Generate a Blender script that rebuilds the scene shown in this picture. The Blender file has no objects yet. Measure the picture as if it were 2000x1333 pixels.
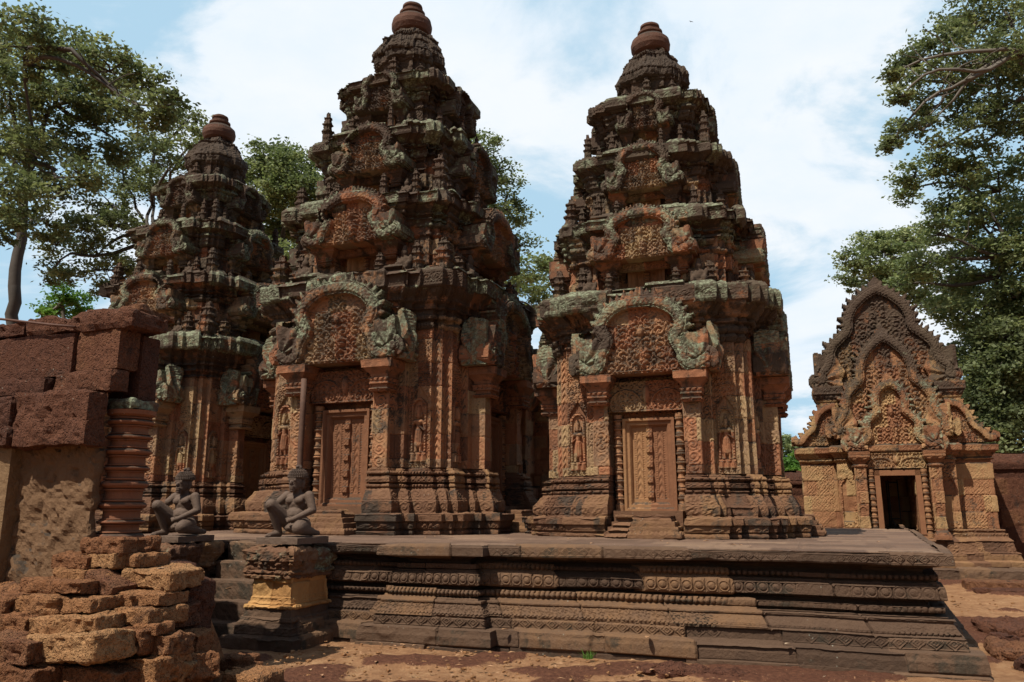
import bpy, math, random
import numpy as np
from mathutils import Vector, Matrix, noise as mnoise
R = math.radians
SC = bpy.context.scene
# ------------------------------------------------------------------ camera, sky, sun
PITCH = math.atan((990-666.5)/1525.)
cam = bpy.data.cameras.new('camera'); camo = bpy.data.objects.new('camera', cam)
SC.collection.objects.link(camo); SC.camera = camo
camo.location = (0, 0, 1.6); camo.rotation_euler = (R(90)+PITCH, 0, 0)
cam.sensor_width = 36; cam.lens = 36*1525/2000.; cam.clip_end = 3000; cam.clip_start = .05
PH = R(20.5)
A = np.array([math.cos(PH), -math.sin(PH)]); B = np.array([math.sin(PH), math.cos(PH)])
P0 = np.array([2.62, 13.3])
SUN_EL, SUN_AZ = R(57), R(24)          # azimuth: left of the shrine fronts' normal
lt = A*math.sin(SUN_AZ)*math.cos(SUN_EL) + B*math.cos(SUN_AZ)*math.cos(SUN_EL)
SUND = Vector((-lt[0], -lt[1], math.sin(SUN_EL)))
SC.view_settings.view_transform = 'Standard'; SC.view_settings.look = 'None'
SC.view_settings.exposure = 0.16; SC.view_settings.gamma = 1.0
sun = bpy.data.lights.new('sun', 'SUN'); suno = bpy.data.objects.new('sun', sun)
SC.collection.objects.link(suno)
sun.energy = 5.0; sun.angle = R(.5); sun.color = (1, .93, .80)
suno.rotation_euler = SUND.to_track_quat('Z', 'Y').to_euler()
suno.location = (0, -20, 40)

class NT:
    def __init__(s, nt): s.nt = nt; nt.nodes.clear()
    def n(s, t, ins=None, **kw):
        nd = s.nt.nodes.new(t)
        for k, v in kw.items(): setattr(nd, k, v)
        for k, v in (ins or {}).items():
            if isinstance(v, bpy.types.NodeSocket): s.nt.links.new(v, nd.inputs[k])
            else: nd.inputs[k].default_value = v
        return nd
    def m(s, op, a, b=0., c=None, clamp=False):
        ins = {0: a, 1: b}
        if c is not None: ins[2] = c
        return s.n('ShaderNodeMath', ins, operation=op, use_clamp=clamp).outputs[0]
    def mix(s, f, a, b, bt='MIX'):
        nd = s.nt.nodes.new('ShaderNodeMix'); nd.data_type = 'RGBA'; nd.blend_type = bt
        for i, v in ((0, f), (6, a), (7, b)):
            if isinstance(v, bpy.types.NodeSocket): s.nt.links.new(v, nd.inputs[i])
            else: nd.inputs[i].default_value = v if i == 0 else (*v[:3], 1)
        return nd.outputs[2]
    def noise(s, vec, scale, detail=5, rough=.6, out=0, dist=0.):
        return s.n('ShaderNodeTexNoise', {'Vector': vec, 'Scale': scale, 'Detail': detail, 'Roughness': rough, 'Distortion': dist}).outputs[out]
    def ss(s, x, lo, hi):
        nd = s.n('ShaderNodeMapRange', {0: x, 1: lo, 2: hi, 3: 0., 4: 1.}, interpolation_type='SMOOTHSTEP')
        return nd.outputs[0]
    def ramp(s, f, stops):
        nd = s.n('ShaderNodeValToRGB', {0: f}); el = nd.color_ramp.elements
        while len(el) > 1: el.remove(el[-1])
        el[0].position = stops[0][0]; el[0].color = (*stops[0][1], 1)
        for p, c in stops[1:]:
            e = el.new(p); e.color = (*c, 1)
        return nd.outputs[0]

W = bpy.data.worlds.new('World'); SC.world = W; W.use_nodes = True
w = NT(W.node_tree)
sky = w.n('ShaderNodeTexSky', sky_type='NISHITA', sun_disc=False)
sky.sun_elevation = SUN_EL; sky.sun_rotation = math.atan2(SUND.x, SUND.y)
sky.altitude = 50; sky.air_density = 1.2; sky.dust_density = 2.5; sky.ozone_density = 1.5
tc = w.n('ShaderNodeTexCoord').outputs['Generated']
sep = w.n('ShaderNodeSeparateXYZ', {0: tc})
zc = w.m('MAXIMUM', sep.outputs[2], .03)
# clouds on a flat layer: direction divided by its height
zz = w.m('ADD', zc, .35)
cv = w.n('ShaderNodeCombineXYZ', {0: w.m('DIVIDE', sep.outputs[0], zz), 1: w.m('DIVIDE', sep.outputs[1], zz), 2: w.m('MULTIPLY', sep.outputs[2], 1.2)}).outputs[0]
cn = w.noise(cv, 1.9, 9, .58, dist=.5)
cn2 = w.noise(cv, .9, 3, .5)
north = w.ss(sep.outputs[1], -.15, .35)       # clouds and bright blue kept ahead; sky behind left dim to deepen shade
cl = w.m('ADD', w.m('MULTIPLY', cn, .72), w.m('MULTIPLY', cn2, .48))
cmask = w.m('MULTIPLY', w.ss(cl, .595, .69), north)
skyc = w.mix(1.0, sky.outputs[0], (.06, .06, .06), 'MULTIPLY')
clear = w.mix(w.m('MULTIPLY', north, .85), skyc, (.46, .69, .86))
shade = w.ramp(w.noise(cv, 3.1, 6, .6), [(.30, (.74, .83, .92)), (.60, (.86, .89, .92))])
col = w.mix(w.m('MULTIPLY', cmask, .93), clear, shade)
bg = w.n('ShaderNodeBackground', {'Color': col, 'Strength': 1.0})
w.n('ShaderNodeOutputWorld', {0: bg.outputs[0]})

# ------------------------------------------------------------------ helpers
def tag(o, label=None, cat=None, group=None, kind=None):
    if label: o['label'] = label
    if cat: o['category'] = cat
    if group: o['group'] = group
    if kind: o['kind'] = kind
    return o
def empty(name, label, cat, loc=(0, 0, 0), rz=0., group=None, sc=1.):
    o = bpy.data.objects.new(name, None); SC.collection.objects.link(o)
    o.location = loc; o.rotation_euler = (0, 0, rz); o.scale = (sc, sc, sc); o.empty_display_size = .1
    return tag(o, label, cat, group)
def T2(s, t, z=0.):
    p = P0 + s*A + t*B
    return (float(p[0]), float(p[1]), z)
def mkmesh(name, V, F, st=None, smooth=False):
    V = np.asarray(V, np.float32); me = bpy.data.meshes.new(name)
    if isinstance(F, np.ndarray):
        n, k = F.shape
        me.vertices.add(len(V)); me.vertices.foreach_set('co', V.ravel())
        me.loops.add(n*k); me.loops.foreach_set('vertex_index', F.astype(np.int32).ravel())
        me.polygons.add(n); me.polygons.foreach_set('loop_start', np.arange(0, n*k, k, dtype=np.int32))
        me.update(calc_edges=True); me.validate()
    else:
        me.from_pydata(V.tolist(), [], F); me.update()
    if st is not None and len(me.vertices) == len(V):
        at = me.attributes.new('st', 'FLOAT_COLOR', 'POINT')
        c = np.ones((len(V), 4), np.float32); c[:, :3] = st; at.data.foreach_set('color', c.ravel())
    me.polygons.foreach_set('use_smooth', np.full(len(me.polygons), smooth))
    return me
def link(name, me, mat=None, parent=None, loc=(0, 0, 0), rz=0., sc=None, label=None):
    o = bpy.data.objects.new(name, me); SC.collection.objects.link(o)
    if mat and not me.materials: me.materials.append(mat)
    o.parent = parent; o.location = loc; o.rotation_euler = (0, 0, rz)
    if sc is not None: o.scale = sc if hasattr(sc, '__len__') else (sc, sc, sc)
    if label: o['label'] = label
    return o
# noise (vectorised)
def h3(ix, iy, iz, seed=0):
    h = (ix.astype(np.int64)*374761393 + iy.astype(np.int64)*668265263 + iz.astype(np.int64)*2147483647 + seed*974634777) & 0xffffffff
    h = ((h ^ (h >> 13))*1274126177) & 0xffffffff
    h = ((h ^ (h >> 16))*2246822519) & 0xffffffff
    return ((h ^ (h >> 15)) & 0xffffff)/float(0xffffff)
def vn(x, y, z, seed=0):
    x, y, z = np.broadcast_arrays(np.asarray(x, float), np.asarray(y, float), np.asarray(z, float))
    ix, iy, iz = np.floor(x), np.floor(y), np.floor(z)
    fx, fy, fz = x-ix, y-iy, z-iz
    fx = fx*fx*(3-2*fx); fy = fy*fy*(3-2*fy); fz = fz*fz*(3-2*fz)
    ix = ix.astype(np.int64); iy = iy.astype(np.int64); iz = iz.astype(np.int64)
    def c(a, b, d): return h3(ix+a, iy+b, iz+d, seed)
    x00 = c(0,0,0)*(1-fx)+c(1,0,0)*fx; x10 = c(0,1,0)*(1-fx)+c(1,1,0)*fx
    x01 = c(0,0,1)*(1-fx)+c(1,0,1)*fx; x11 = c(0,1,1)*(1-fx)+c(1,1,1)*fx
    return ((x00*(1-fy)+x10*fy)*(1-fz) + (x01*(1-fy)+x11*fy)*fz)*2-1
def fbm(x, y, z, oct=3, seed=0):
    r = 0; a = 1.; t = 0
    for i in range(oct):
        f = 2.03**i; r = r + a*vn(x*f, y*f, z*f, seed+i*17); t += a; a *= .55
    return r/t
def hs(a, b, seed=0): return h3(np.asarray(a, dtype=np.int64), np.asarray(b, dtype=np.int64), np.zeros_like(np.asarray(a, dtype=np.int64)), seed)
def smooth01(x): x = np.clip(x, 0, 1); return x*x*(3-2*x)

# ------------------------------------------------------------------ materials
def stone(name, stops, dark=.5, green=.5, zf=(3., 12., .35), bump=.6, darkc=(.030, .023, .018), up=.35, fine=38., greens=((.12, .135, .085), (.34, .375, .255)), rough=.9, tint=(.86, .88, .88), pores=0.):
    m = bpy.data.materials.new(name); m.use_nodes = True; t = NT(m.node_tree)
    geo = t.n('ShaderNodeNewGeometry'); P = geo.outputs['Position']
    at = t.n('ShaderNodeAttribute', attribute_name='st').outputs['Vector']
    sa = t.n('ShaderNodeSeparateXYZ', {0: at}); blk, grn, drk = sa.outputs
    sp = t.n('ShaderNodeSeparateXYZ', {0: P}); sn = t.n('ShaderNodeSeparateXYZ', {0: geo.outputs['Normal']})
    n1 = t.noise(P, .9, 6, .6); n2 = t.noise(P, 5.5, 8, .68); n3 = t.noise(P, fine, 5, .65); n4 = t.noise(P, 2.4, 7, .7, out=0, dist=.6)
    base = t.ramp(t.m('ADD', t.m('MULTIPLY', blk, .55), t.m('MULTIPLY', n2, .5)), stops)
    base = t.mix(t.m('MULTIPLY', t.m('SUBTRACT', n3, .35), 1.2, clamp=True), base, t.mix(.45, base, (.8, .65, .5), 'MULTIPLY'))
    upm = t.m('MULTIPLY', t.m('MAXIMUM', sn.outputs[2], 0.), up)
    zz = t.n('ShaderNodeMapRange', {0: sp.outputs[2], 1: zf[0], 2: zf[1], 3: 0., 4: zf[2]}).outputs[0]
    stv = t.n('ShaderNodeVectorMath', {0: P, 1: (3.2, 3.2, .45)}, operation='MULTIPLY').outputs[0]
    streak = t.m('MULTIPLY', t.m('SUBTRACT', t.noise(stv, 1.6, 5, .65), .5), .85)
    drk = t.m('ADD', drk, streak)
    d = t.m('ADD', t.m('ADD', t.m('MULTIPLY', n4, .8), t.m('MULTIPLY', n2, .55)), t.m('ADD', t.m('ADD', t.m('MULTIPLY', drk, .5), upm), zz))
    dm = t.m('MULTIPLY', t.ss(d, 1.02-.45*dark, 1.16-.42*dark), .90)
    dc = t.mix(n3, darkc, tuple(min(1, c*3.2) for c in darkc))
    c1 = t.mix(dm, base, dc)
    g = t.m('ADD', t.m('ADD', t.m('MULTIPLY', n1, .5), t.m('MULTIPLY', n2, .75)), t.m('ADD', t.m('MULTIPLY', grn, .42), t.m('MULTIPLY', upm, .2)))
    gm = t.m('MULTIPLY', t.ss(g, 1.10-.4*green, 1.22-.38*green), .80)
    n5 = t.noise(P, 15., 5, .7)
    gm = t.m('MULTIPLY', gm, t.m('ADD', .35, t.m('MULTIPLY', t.ss(n5, .40, .58), .65)))
    gc = t.mix(t.ss(t.m('ADD', t.m('MULTIPLY', n3, .5), t.m('MULTIPLY', n5, .5)), .42, .60), greens[0], greens[1])
    c2 = t.mix(gm, c1, gc)
    c2 = t.mix(1., c2, tint, 'MULTIPLY')
    # small pale lichen spots
    vo = t.n('ShaderNodeTexVoronoi', {'Vector': P, 'Scale': 14.}).outputs['Distance']
    sm = t.m('MULTIPLY', t.m('SUBTRACT', 1., t.ss(vo, .05, .14)), t.ss(n1, .52, .62))
    c3 = t.mix(t.m('MULTIPLY', sm, .5), c2, (.42, .43, .36))
    hh = t.m('ADD', t.m('MULTIPLY', n3, .6), t.m('MULTIPLY', t.noise(P, fine*3, 4, .7), .4))
    if pores:
        wv = t.n('ShaderNodeVectorMath', {0: P, 1: t.n('ShaderNodeVectorMath', {0: t.noise(P, 9., 3, .6, out=1), 3: .12}, operation='SCALE').outputs[0]}, operation='ADD').outputs[0]
        v1 = t.n('ShaderNodeTexVoronoi', {'Vector': wv, 'Scale': 34.}).outputs['Distance']; v2 = t.n('ShaderNodeTexVoronoi', {'Vector': wv, 'Scale': 75.}).outputs['Distance']
        hh = t.m('ADD', hh, t.m('MULTIPLY', t.m('ADD', t.ss(v1, .12, .42), t.m('MULTIPLY', t.ss(v2, .12, .45), .5)), pores))
    bp = t.n('ShaderNodeBump', {'Height': hh, 'Strength': bump, 'Distance': .035})
    bs = t.n('ShaderNodeBsdfPrincipled', {'Base Color': c3, 'Roughness': rough, 'Normal': bp.outputs[0]})
    bs.inputs['Specular IOR Level'].default_value = .2
    t.n('ShaderNodeOutputMaterial', {0: bs.outputs[0]})
    return m
ORANGE = [(.05, (.12, .065, .042)), (.28, (.23, .108, .062)), (.42, (.39, .165, .086)), (.54, (.40, .210, .110)), (.64, (.27, .160, .10)), (.78, (.42, .275, .15)), (.95, (.48, .36, .19))]
BROWN = [(.1, (.085, .047, .030)), (.4, (.15, .075, .045)), (.65, (.21, .11, .062)), (.9, (.30, .17, .08))]
LATER = [(.1, (.060, .028, .020)), (.4, (.115, .046, .028)), (.65, (.165, .068, .038)), (.9, (.26, .125, .06))]
M_st = stone('sandstone', ORANGE, dark=.66, green=.62)
M_top = stone('weathered_sandstone', ORANGE, dark=.84, green=.66)
M_base = stone('base_sandstone', BROWN, dark=.70, green=.34, zf=(3, 12, .0), up=-.1)
M_door = stone('door_sandstone', [(.1, (.15, .072, .042)), (.5, (.28, .125, .065)), (.9, (.38, .21, .10))], dark=.46, green=.10, zf=(3, 12, 0), bump=.3)
M_crown = stone('crown_sandstone', BROWN, dark=.95, green=.12)
M_pot = stone('finial_stone', [(.1, (.09, .04, .03)), (.6, (.15, .078, .055)), (.95, (.22, .13, .085))], dark=.62, green=.05, zf=(3, 12, 0))
M_plat = stone('platform_sandstone', [(.1, (.060, .038, .027)), (.4, (.11, .066, .044)), (.65, (.15, .090, .058)), (.9, (.24, .13, .065))], dark=.74, green=.24, zf=(3, 12, 0), up=-.2, darkc=(.028, .022, .016), greens=((.07, .075, .04), (.16, .17, .10)))
M_pave = stone('paving_sandstone', [(.1, (.10, .062, .045)), (.5, (.18, .11, .078)), (.9, (.28, .18, .12))], dark=.40, green=.10, zf=(3, 12, 0), up=-.2)
M_lat = stone('laterite', LATER, dark=.52, green=.08, zf=(3, 12, 0), bump=1.0, fine=26., darkc=(.03, .018, .014), up=.05, pores=.7)
M_rub = stone('rubble_laterite', [(.1, (.13, .055, .028)), (.4, (.25, .108, .049)), (.65, (.35, .17, .076)), (.9, (.45, .26, .125))], dark=.46, green=.10, zf=(3, 12, 0), bump=1.0, fine=24., darkc=(.05, .024, .015), up=.0, pores=.6)
M_turn = stone('turned_sandstone', [(.1, (.15, .062, .038)), (.5, (.26, .108, .060)), (.9, (.36, .17, .09))], dark=.48, green=.16, zf=(3, 12, 0), bump=.35)
M_pil = stone('rough_pillar_stone', [(.1, (.12, .065, .036)), (.5, (.21, .12, .066)), (.9, (.30, .19, .10))], dark=.46, green=.22, zf=(3, 12, 0), bump=.9, fine=30)
M_gate = stone('gate_sandstone', [(.1, (.20, .09, .05)), (.4, (.32, .145, .075)), (.6, (.38, .20, .10)), (.9, (.46, .31, .15))], dark=.52, green=.34, zf=(2.3, 6.0, .36))
M_stat = stone('statue_stone', [(.1, (.075, .056, .050)), (.6, (.15, .100, .075)), (.9, (.23, .155, .115))], dark=.36, green=.05, zf=(3, 12, 0), bump=.4, up=0, rough=.7)
M_ped = stone('ochre_sandstone', [(.1, (.30, .15, .06)), (.5, (.52, .27, .10)), (.9, (.60, .36, .15))], dark=.40, green=.34, zf=(3, 12, 0), up=0)
def simple(name, c, rough=.8, c2=None, scale=8., bump=.2, metal=0.):
    m = bpy.data.materials.new(name); m.use_nodes = True; t = NT(m.node_tree)
    P = t.n('ShaderNodeNewGeometry').outputs['Position']; n = t.noise(P, scale, 5, .6)
    cc = t.mix(n, c, c2 or tuple(x*.5 for x in c))
    bp = t.n('ShaderNodeBump', {'Height': n, 'Strength': bump, 'Distance': .02})
    bs = t.n('ShaderNodeBsdfPrincipled', {'Base Color': cc, 'Roughness': rough, 'Metallic': metal, 'Normal': bp.outputs[0]})
    t.n('ShaderNodeOutputMaterial', {0: bs.outputs[0]}); return m
M_wood = simple('old_wood', (.13, .060, .034), c2=(.05, .025, .016), scale=14.)
M_metal = simple('dark_metal', (.03, .026, .024), .5, metal=.6)
M_bark = simple('bark', (.085, .068, .055), c2=(.03, .025, .02), scale=3., bump=.6)
M_barkp = simple('pale_bark', (.17, .145, .115), c2=(.06, .05, .04), scale=2.5, bump=.5)
M_cable = simple('rusty_cable', (.12, .05, .03))
M_leafd = simple('dry_leaf', (.30, .13, .06), c2=(.40, .26, .14), scale=20)
M_pale = simple('pale_chip', (.55, .45, .32), c2=(.4, .28, .18), scale=20)
def leafmat(name, c1, c2, c3):
    m = bpy.data.materials.new(name); m.use_nodes = True; t = NT(m.node_tree)
    at = t.n('ShaderNodeAttribute', attribute_name='st').outputs['Vector']
    sx = t.n('ShaderNodeSeparateXYZ', {0: at}).outputs[0]
    col = t.ramp(sx, [(0, c1), (.6, c2), (1, c3)])
    d = t.n('ShaderNodeBsdfPrincipled', {'Base Color': col, 'Roughness': .55}); d.inputs['Specular IOR Level'].default_value = .25
    tr = t.n('ShaderNodeBsdfTranslucent', {0: t.mix(.4, col, (.9, 1., .4), 'MULTIPLY')})
    mx = t.n('ShaderNodeMixShader', {0: .45, 1: d.outputs[0], 2: tr.outputs[0]})
    t.n('ShaderNodeOutputMaterial', {0: mx.outputs[0]}); return m
M_leaf = leafmat('leaves_dark', (.07, .092, .045), (.155, .185, .085), (.30, .33, .16))
M_leaf2 = leafmat('leaves_mid', (.09, .125, .055), (.19, .235, .105), (.33, .37, .18))
M_leaf3 = leafmat('leaves_bright', (.05, .12, .02), (.10, .22, .035), (.2, .32, .07))

# ------------------------------------------------------------------ ornament height fields (metres)
PI = math.pi
def cells(x, v, H, L, c):
    n = np.maximum(1, np.round(L/c)); cw = L/n
    m = np.maximum(1, np.round(H/c)); ch = H/m
    gx = (x+L/2)/cw; gy = v/ch; ix = np.floor(gx); iy = np.floor(gy)
    return gx-ix-.5, gy-iy-.5, ix, iy
def o_scroll(x, v, H, L, c=.16, d=.020, f=3.1):
    cx, cy, ix, iy = cells(x, v, H, L, c)
    sg = np.where((ix+iy) % 2 == 0, 1., -1.)
    r = np.hypot(cx, cy); th = np.arctan2(cy, cx)
    sp = .5+.5*np.cos(2*PI*r*f - sg*th + 1.2*sg)
    boss = smooth01((.13-r)/.06)
    ring = np.where(r < .47, sp*.85, .35+.45*np.cos(4*PI*cx)*np.cos(4*PI*cy))
    lobes = .2*np.cos(th*7)*smooth01((r-.25)*4)
    return d*(np.maximum(ring+lobes, boss*1.1)-.3)
def o_foliage(x, v, H, L, c=.10, d=.018):
    wx = .22*c*vn(x/c*.9+31, v/c*.9, 0*x, 5); wz = .22*c*vn(x/c*.9+3, v/c*.9+50, 0*x, 9)
    gy = (v+wz)/c; iy = np.floor(gy); gx = (np.abs(x)+wx)/c+.5*(iy % 2); ix = np.floor(gx)
    cx, cy = gx-ix-.5, gy-iy-.5; r = np.hypot(cx, cy); th = np.arctan2(cy, cx)
    q = (.45+.55*np.cos(th*5+ix*2+iy))*smooth01((r-.08)*6)*smooth01((.52-r)*7)+1.1*smooth01((.14-r)/.08)
    return d*(q*1.3-.45)
def o_lotus(x, v, H, L, d=.018):
    p = np.clip(H*1.1, .06, .16); u = (x/p) % 1-.5; vv = np.clip(v/np.maximum(H, 1e-4), 0, 1)-.5
    r = np.hypot(u, vv*.95); boss = np.sqrt(np.clip(1-(r/.30)**2, 0, 1))
    ring = np.exp(-((r-.42)/.06)**2)
    return d*(boss*1.2+ring*.6-.7*(np.abs(u) > .46)-.3)
def o_bead(x, v, H, L, d=.024):
    p = np.maximum(H*1.0, .047); u = (x/p) % 1-.5; vv = np.clip(v/np.maximum(H, 1e-4), 0, 1)-.5
    return d*(np.sqrt(np.clip(1-4*u*u-3.2*vv*vv, 0, 1))*1.7-.8)
def o_diamond(x, v, H, L, d=.010):
    p = H*1.35; u = np.abs((x/p) % 1-.5)*2; vv = np.abs(v/np.maximum(H, 1e-4)-.5)*2
    q = u+vv*.92
    return d*(np.where(q < 1, .5+.5*np.cos(q*2*PI*2.2), -.4) + np.where(vv > .88, .8, 0))
def o_chev(x, v, H, L, d=.014):
    return d*(np.cos(2*PI*(v/.11 + np.abs(x)/.07))*.7)*(np.abs(x) < L*.36) + .006*(np.abs(x) > L*.42)
def o_wall(x, v, H, L):
    # narrow strips get chevrons or a scroll column; the wide corner panel keeps a niche in the middle
    s1 = o_scroll(x, v, H, L*.8, c=.17)
    s1 = np.where(np.abs(x) > L*.40, .012, s1)
    out = np.where(L < .13, o_chev(x, v, H, L), s1)
    wide = (L > .30) & (L < .6)
    nich = (np.abs(x) < .13) & (v > .12) & (v < 1.02+.12-np.abs(x)*1.5)
    up = o_foliage(x, v, H, L, .09)
    w_ = np.where(np.abs(x) > .15, o_scroll(x-np.sign(x)*(L/2+.15)/2, v, H, np.maximum(L/2-.15, .02), c=.06, d=.012), np.where(nich, -.045, up))
    out = np.where(wide, w_, out)
    return out
def o_cornice(x, v, H, L):
    vv = v/np.maximum(H, 1e-4)
    return np.where((vv > .25) & (vv < .75), o_scroll(x, v-H*.25, H*.5, L, c=.13, d=.014), np.where((vv > .12) & (vv <= .25), o_bead(x, v-.12*H, H*.13, L, .010), .004))
def o_fow(x, v, H, L): return o_foliage(x, v, H, L, .10, .008)
ORN = dict(folw=o_fow, scroll=o_scroll, fol=o_foliage, lotus=o_lotus, bead=o_bead, dia=o_diamond, wall=o_wall, corn=o_cornice, chev=o_chev)

def offset_pt(p, n1, e1, n2, e2, o):
    det = n1[0]*n2[1]-n1[1]*n2[0]
    if abs(det) < .05: return p + n1*(e1*o)
    a, b = e1*o, e2*o
    return p + np.array([(a*n2[1]-b*n1[1])/det, (n1[0]*b-n2[0]*a)/det])
def prism(name, plan, prof, mat, parent, res=.024, amp=.010, seed=0, efac=None, blk=(.42, .27), chip=.05, cd=.05, weark=.6, grn=None, drk=0., loc=(0, 0, 0), rz=0., eres=None, joint=.010, lf=.010, closed=True, label=None, warp=0.):
    """Redented wall: plan polygon (counter-clockwise) swept through a moulding profile of (z, offset, ornament)."""
    plan = np.array(plan, float); n = len(plan); efac = efac or [1.]*n
    D = np.roll(plan, -1, 0)-plan; Ln = np.hypot(D[:, 0], D[:, 1]); Nn = np.stack([D[:, 1]/Ln, -D[:, 0]/Ln], 1)
    # rows
    rz_, ro, rs, rv, rH, rn = [], [], [], [], [], []
    for k in range(len(prof)-1):
        z0, o0 = prof[k][:2]; z1, o1 = prof[k+1][:2]; d = math.hypot(z1-z0, o1-o0)
        if d < 1e-6: continue
        m = max(1, int(math.ceil(d/res))) if d < 3 else int(d/.1)
        nn = ((z1-z0)/d, -(o1-o0)/d)
        for j in range(m + (1 if k == len(prof)-2 else 0)):
            f = j/m; rz_.append(z0+(z1-z0)*f); ro.append(o0+(o1-o0)*f); rs.append(k); rv.append(f*d); rH.append(d); rn.append(nn)
    rz_ = np.array(rz_); ro = np.array(ro); rs = np.array(rs); rv = np.array(rv); rH = np.array(rH); rn = np.array(rn)
    # columns
    ce, cf = [], []
    for k in range(n):
        # coarse resolution on sides the place hardly shows
        rr = res if eres is None else eres(plan[k]+D[k]/2, Nn[k], res)
        m = max(1, int(math.ceil(Ln[k]/rr)))
        for j in range(m): ce.append(k); cf.append(j/m)
    ce = np.array(ce); cf = np.array(cf); nc = len(ce); nr = len(rz_)
    OV = np.zeros((n, nr, 2))
    for k in range(n):
        p = (k-1) % n
        det = Nn[p][0]*Nn[k][1]-Nn[p][1]*Nn[k][0]
        a = efac[p]*ro; b = efac[k]*ro
        if abs(det) < .05: OV[k] = plan[k]+np.outer(a, Nn[p])
        else: OV[k] = plan[k]+np.stack([(a*Nn[k][1]-b*Nn[p][1])/det, (Nn[p][0]*b-Nn[k][0]*a)/det], 1)
    P1 = OV[ce]; P2 = OV[(ce+1) % n]                         # nc,nr,2
    XY = P1*(1-cf)[:, None, None]+P2*cf[:, None, None]
    Ze = np.broadcast_to(rz_, (nc, nr))
    Le = Ln[ce][:, None]*np.ones((1, nr)); S = (cf[:, None]-.5)*Le
    V_ = np.broadcast_to(rv, (nc, nr)); H_ = np.broadcast_to(rH, (nc, nr))
    h = np.zeros((nc, nr))
    for k in range(len(prof)-1):
        b = prof[k][2] if len(prof[k]) > 2 else None
        if not b: continue
        js = np.where(rs == k)[0]
        if len(js) == 0: continue
        sl = np.ix_(range(nc), js)
        h[sl] = ORN[b](S[sl], V_[sl], H_[sl], Le[sl])
    corner = (cf == 0)
    wx_, wy_ = XY[..., 0], XY[..., 1]
    h = h*np.clip(.72+1.5*fbm(wx_*1.3, wy_*1.3, Ze*2.2, 3, seed+60)*weark, .12, 1.15)
    h[corner] = .25*h[corner]
    X, Y = XY[..., 0], XY[..., 1]
    # blocks: courses along z, random lengths
    bc = np.floor(Ze/blk[1]).astype(int)
    perim = (np.cumsum(Ln)-Ln)[ce][:, None]+cf[:, None]*Le
    off = hs(bc, bc*0+3, seed)*blk[0]
    bi = np.floor((perim+off)/blk[0]).astype(int)
    rb = hs(bi, bc, seed+1); rb2 = hs(bi, bc, seed+2)
    fx = (perim+off)/blk[0]-bi; fz = Ze/blk[1]-bc
    ej = np.minimum(np.minimum(fx, 1-fx)*blk[0], np.minimum(fz, 1-fz)*blk[1])
    h = h - joint*smooth01(1-ej/.02)*(hs(bi, bc, seed+8) > .3) + (rb-.5)*lf*1.6
    if chip > 0:
        mm = smooth01((fbm(X*1.7, Y*1.7, Ze*1.7, 3, seed+5)-.2)*5)
        h = np.where(rb2 < chip, h*.4-cd, h)*(1-.55*mm) - mm*.022*(chip > 0)
    h = h + amp*1.5*fbm(X*6, Y*6, Ze*6, 3, seed) + amp*.7*fbm(X*26, Y*26, Ze*26, 2, seed+3)
    Nx = Nn[ce][:, 0][:, None]*rn[:, 0][None]; Ny = Nn[ce][:, 1][:, None]*rn[:, 0][None]; Nz = np.broadcast_to(rn[:, 1], (nc, nr))
    pk = (ce-1) % n
    mx = (Nn[ce]+Nn[pk])[..., 0][:, None]*rn[:, 0][None]; my = (Nn[ce]+Nn[pk])[..., 1][:, None]*rn[:, 0][None]
    cc = corner[:, None]
    Nx = np.where(cc, mx, Nx); Ny = np.where(cc, my, Ny)
    X2 = X+Nx*h; Y2 = Y+Ny*h; Z2 = Ze+Nz*h
    if warp:
        X2 = X2+warp*fbm(X*.9, Y*.9, Ze*.9, 2, seed+40); Y2 = Y2+warp*fbm(X*.9+9, Y*.9, Ze*.9, 2, seed+41); Z2 = Z2+warp*.8*fbm(X*1.1, Y*1.1+5, Ze*.9, 2, seed+42)
    V = np.stack([X2, Y2, Z2], -1).reshape(-1, 3)
    i = np.arange(nc if closed else nc-1)[:, None]; j = np.arange(nr-1)[None]; i2 = (i+1) % nc
    F = np.stack([i*nr+j, i2*nr+j, i2*nr+j+1, i*nr+j+1], -1).reshape(-1, 4)
    gr = np.zeros((nc, nr)) if grn is None else np.broadcast_to(np.array([grn(z) for z in rz_]), (nc, nr))
    st = np.stack([rb, gr*(.5+.8*hs(bi, bc, seed+11)), np.full((nc, nr), drk)+.35*(hs(bi, bc, seed+12)-.5)], -1).reshape(-1, 3)
    me = mkmesh(name, V, F, st)
    return link(name, me, mat, parent, loc, rz, label=label)

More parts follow.
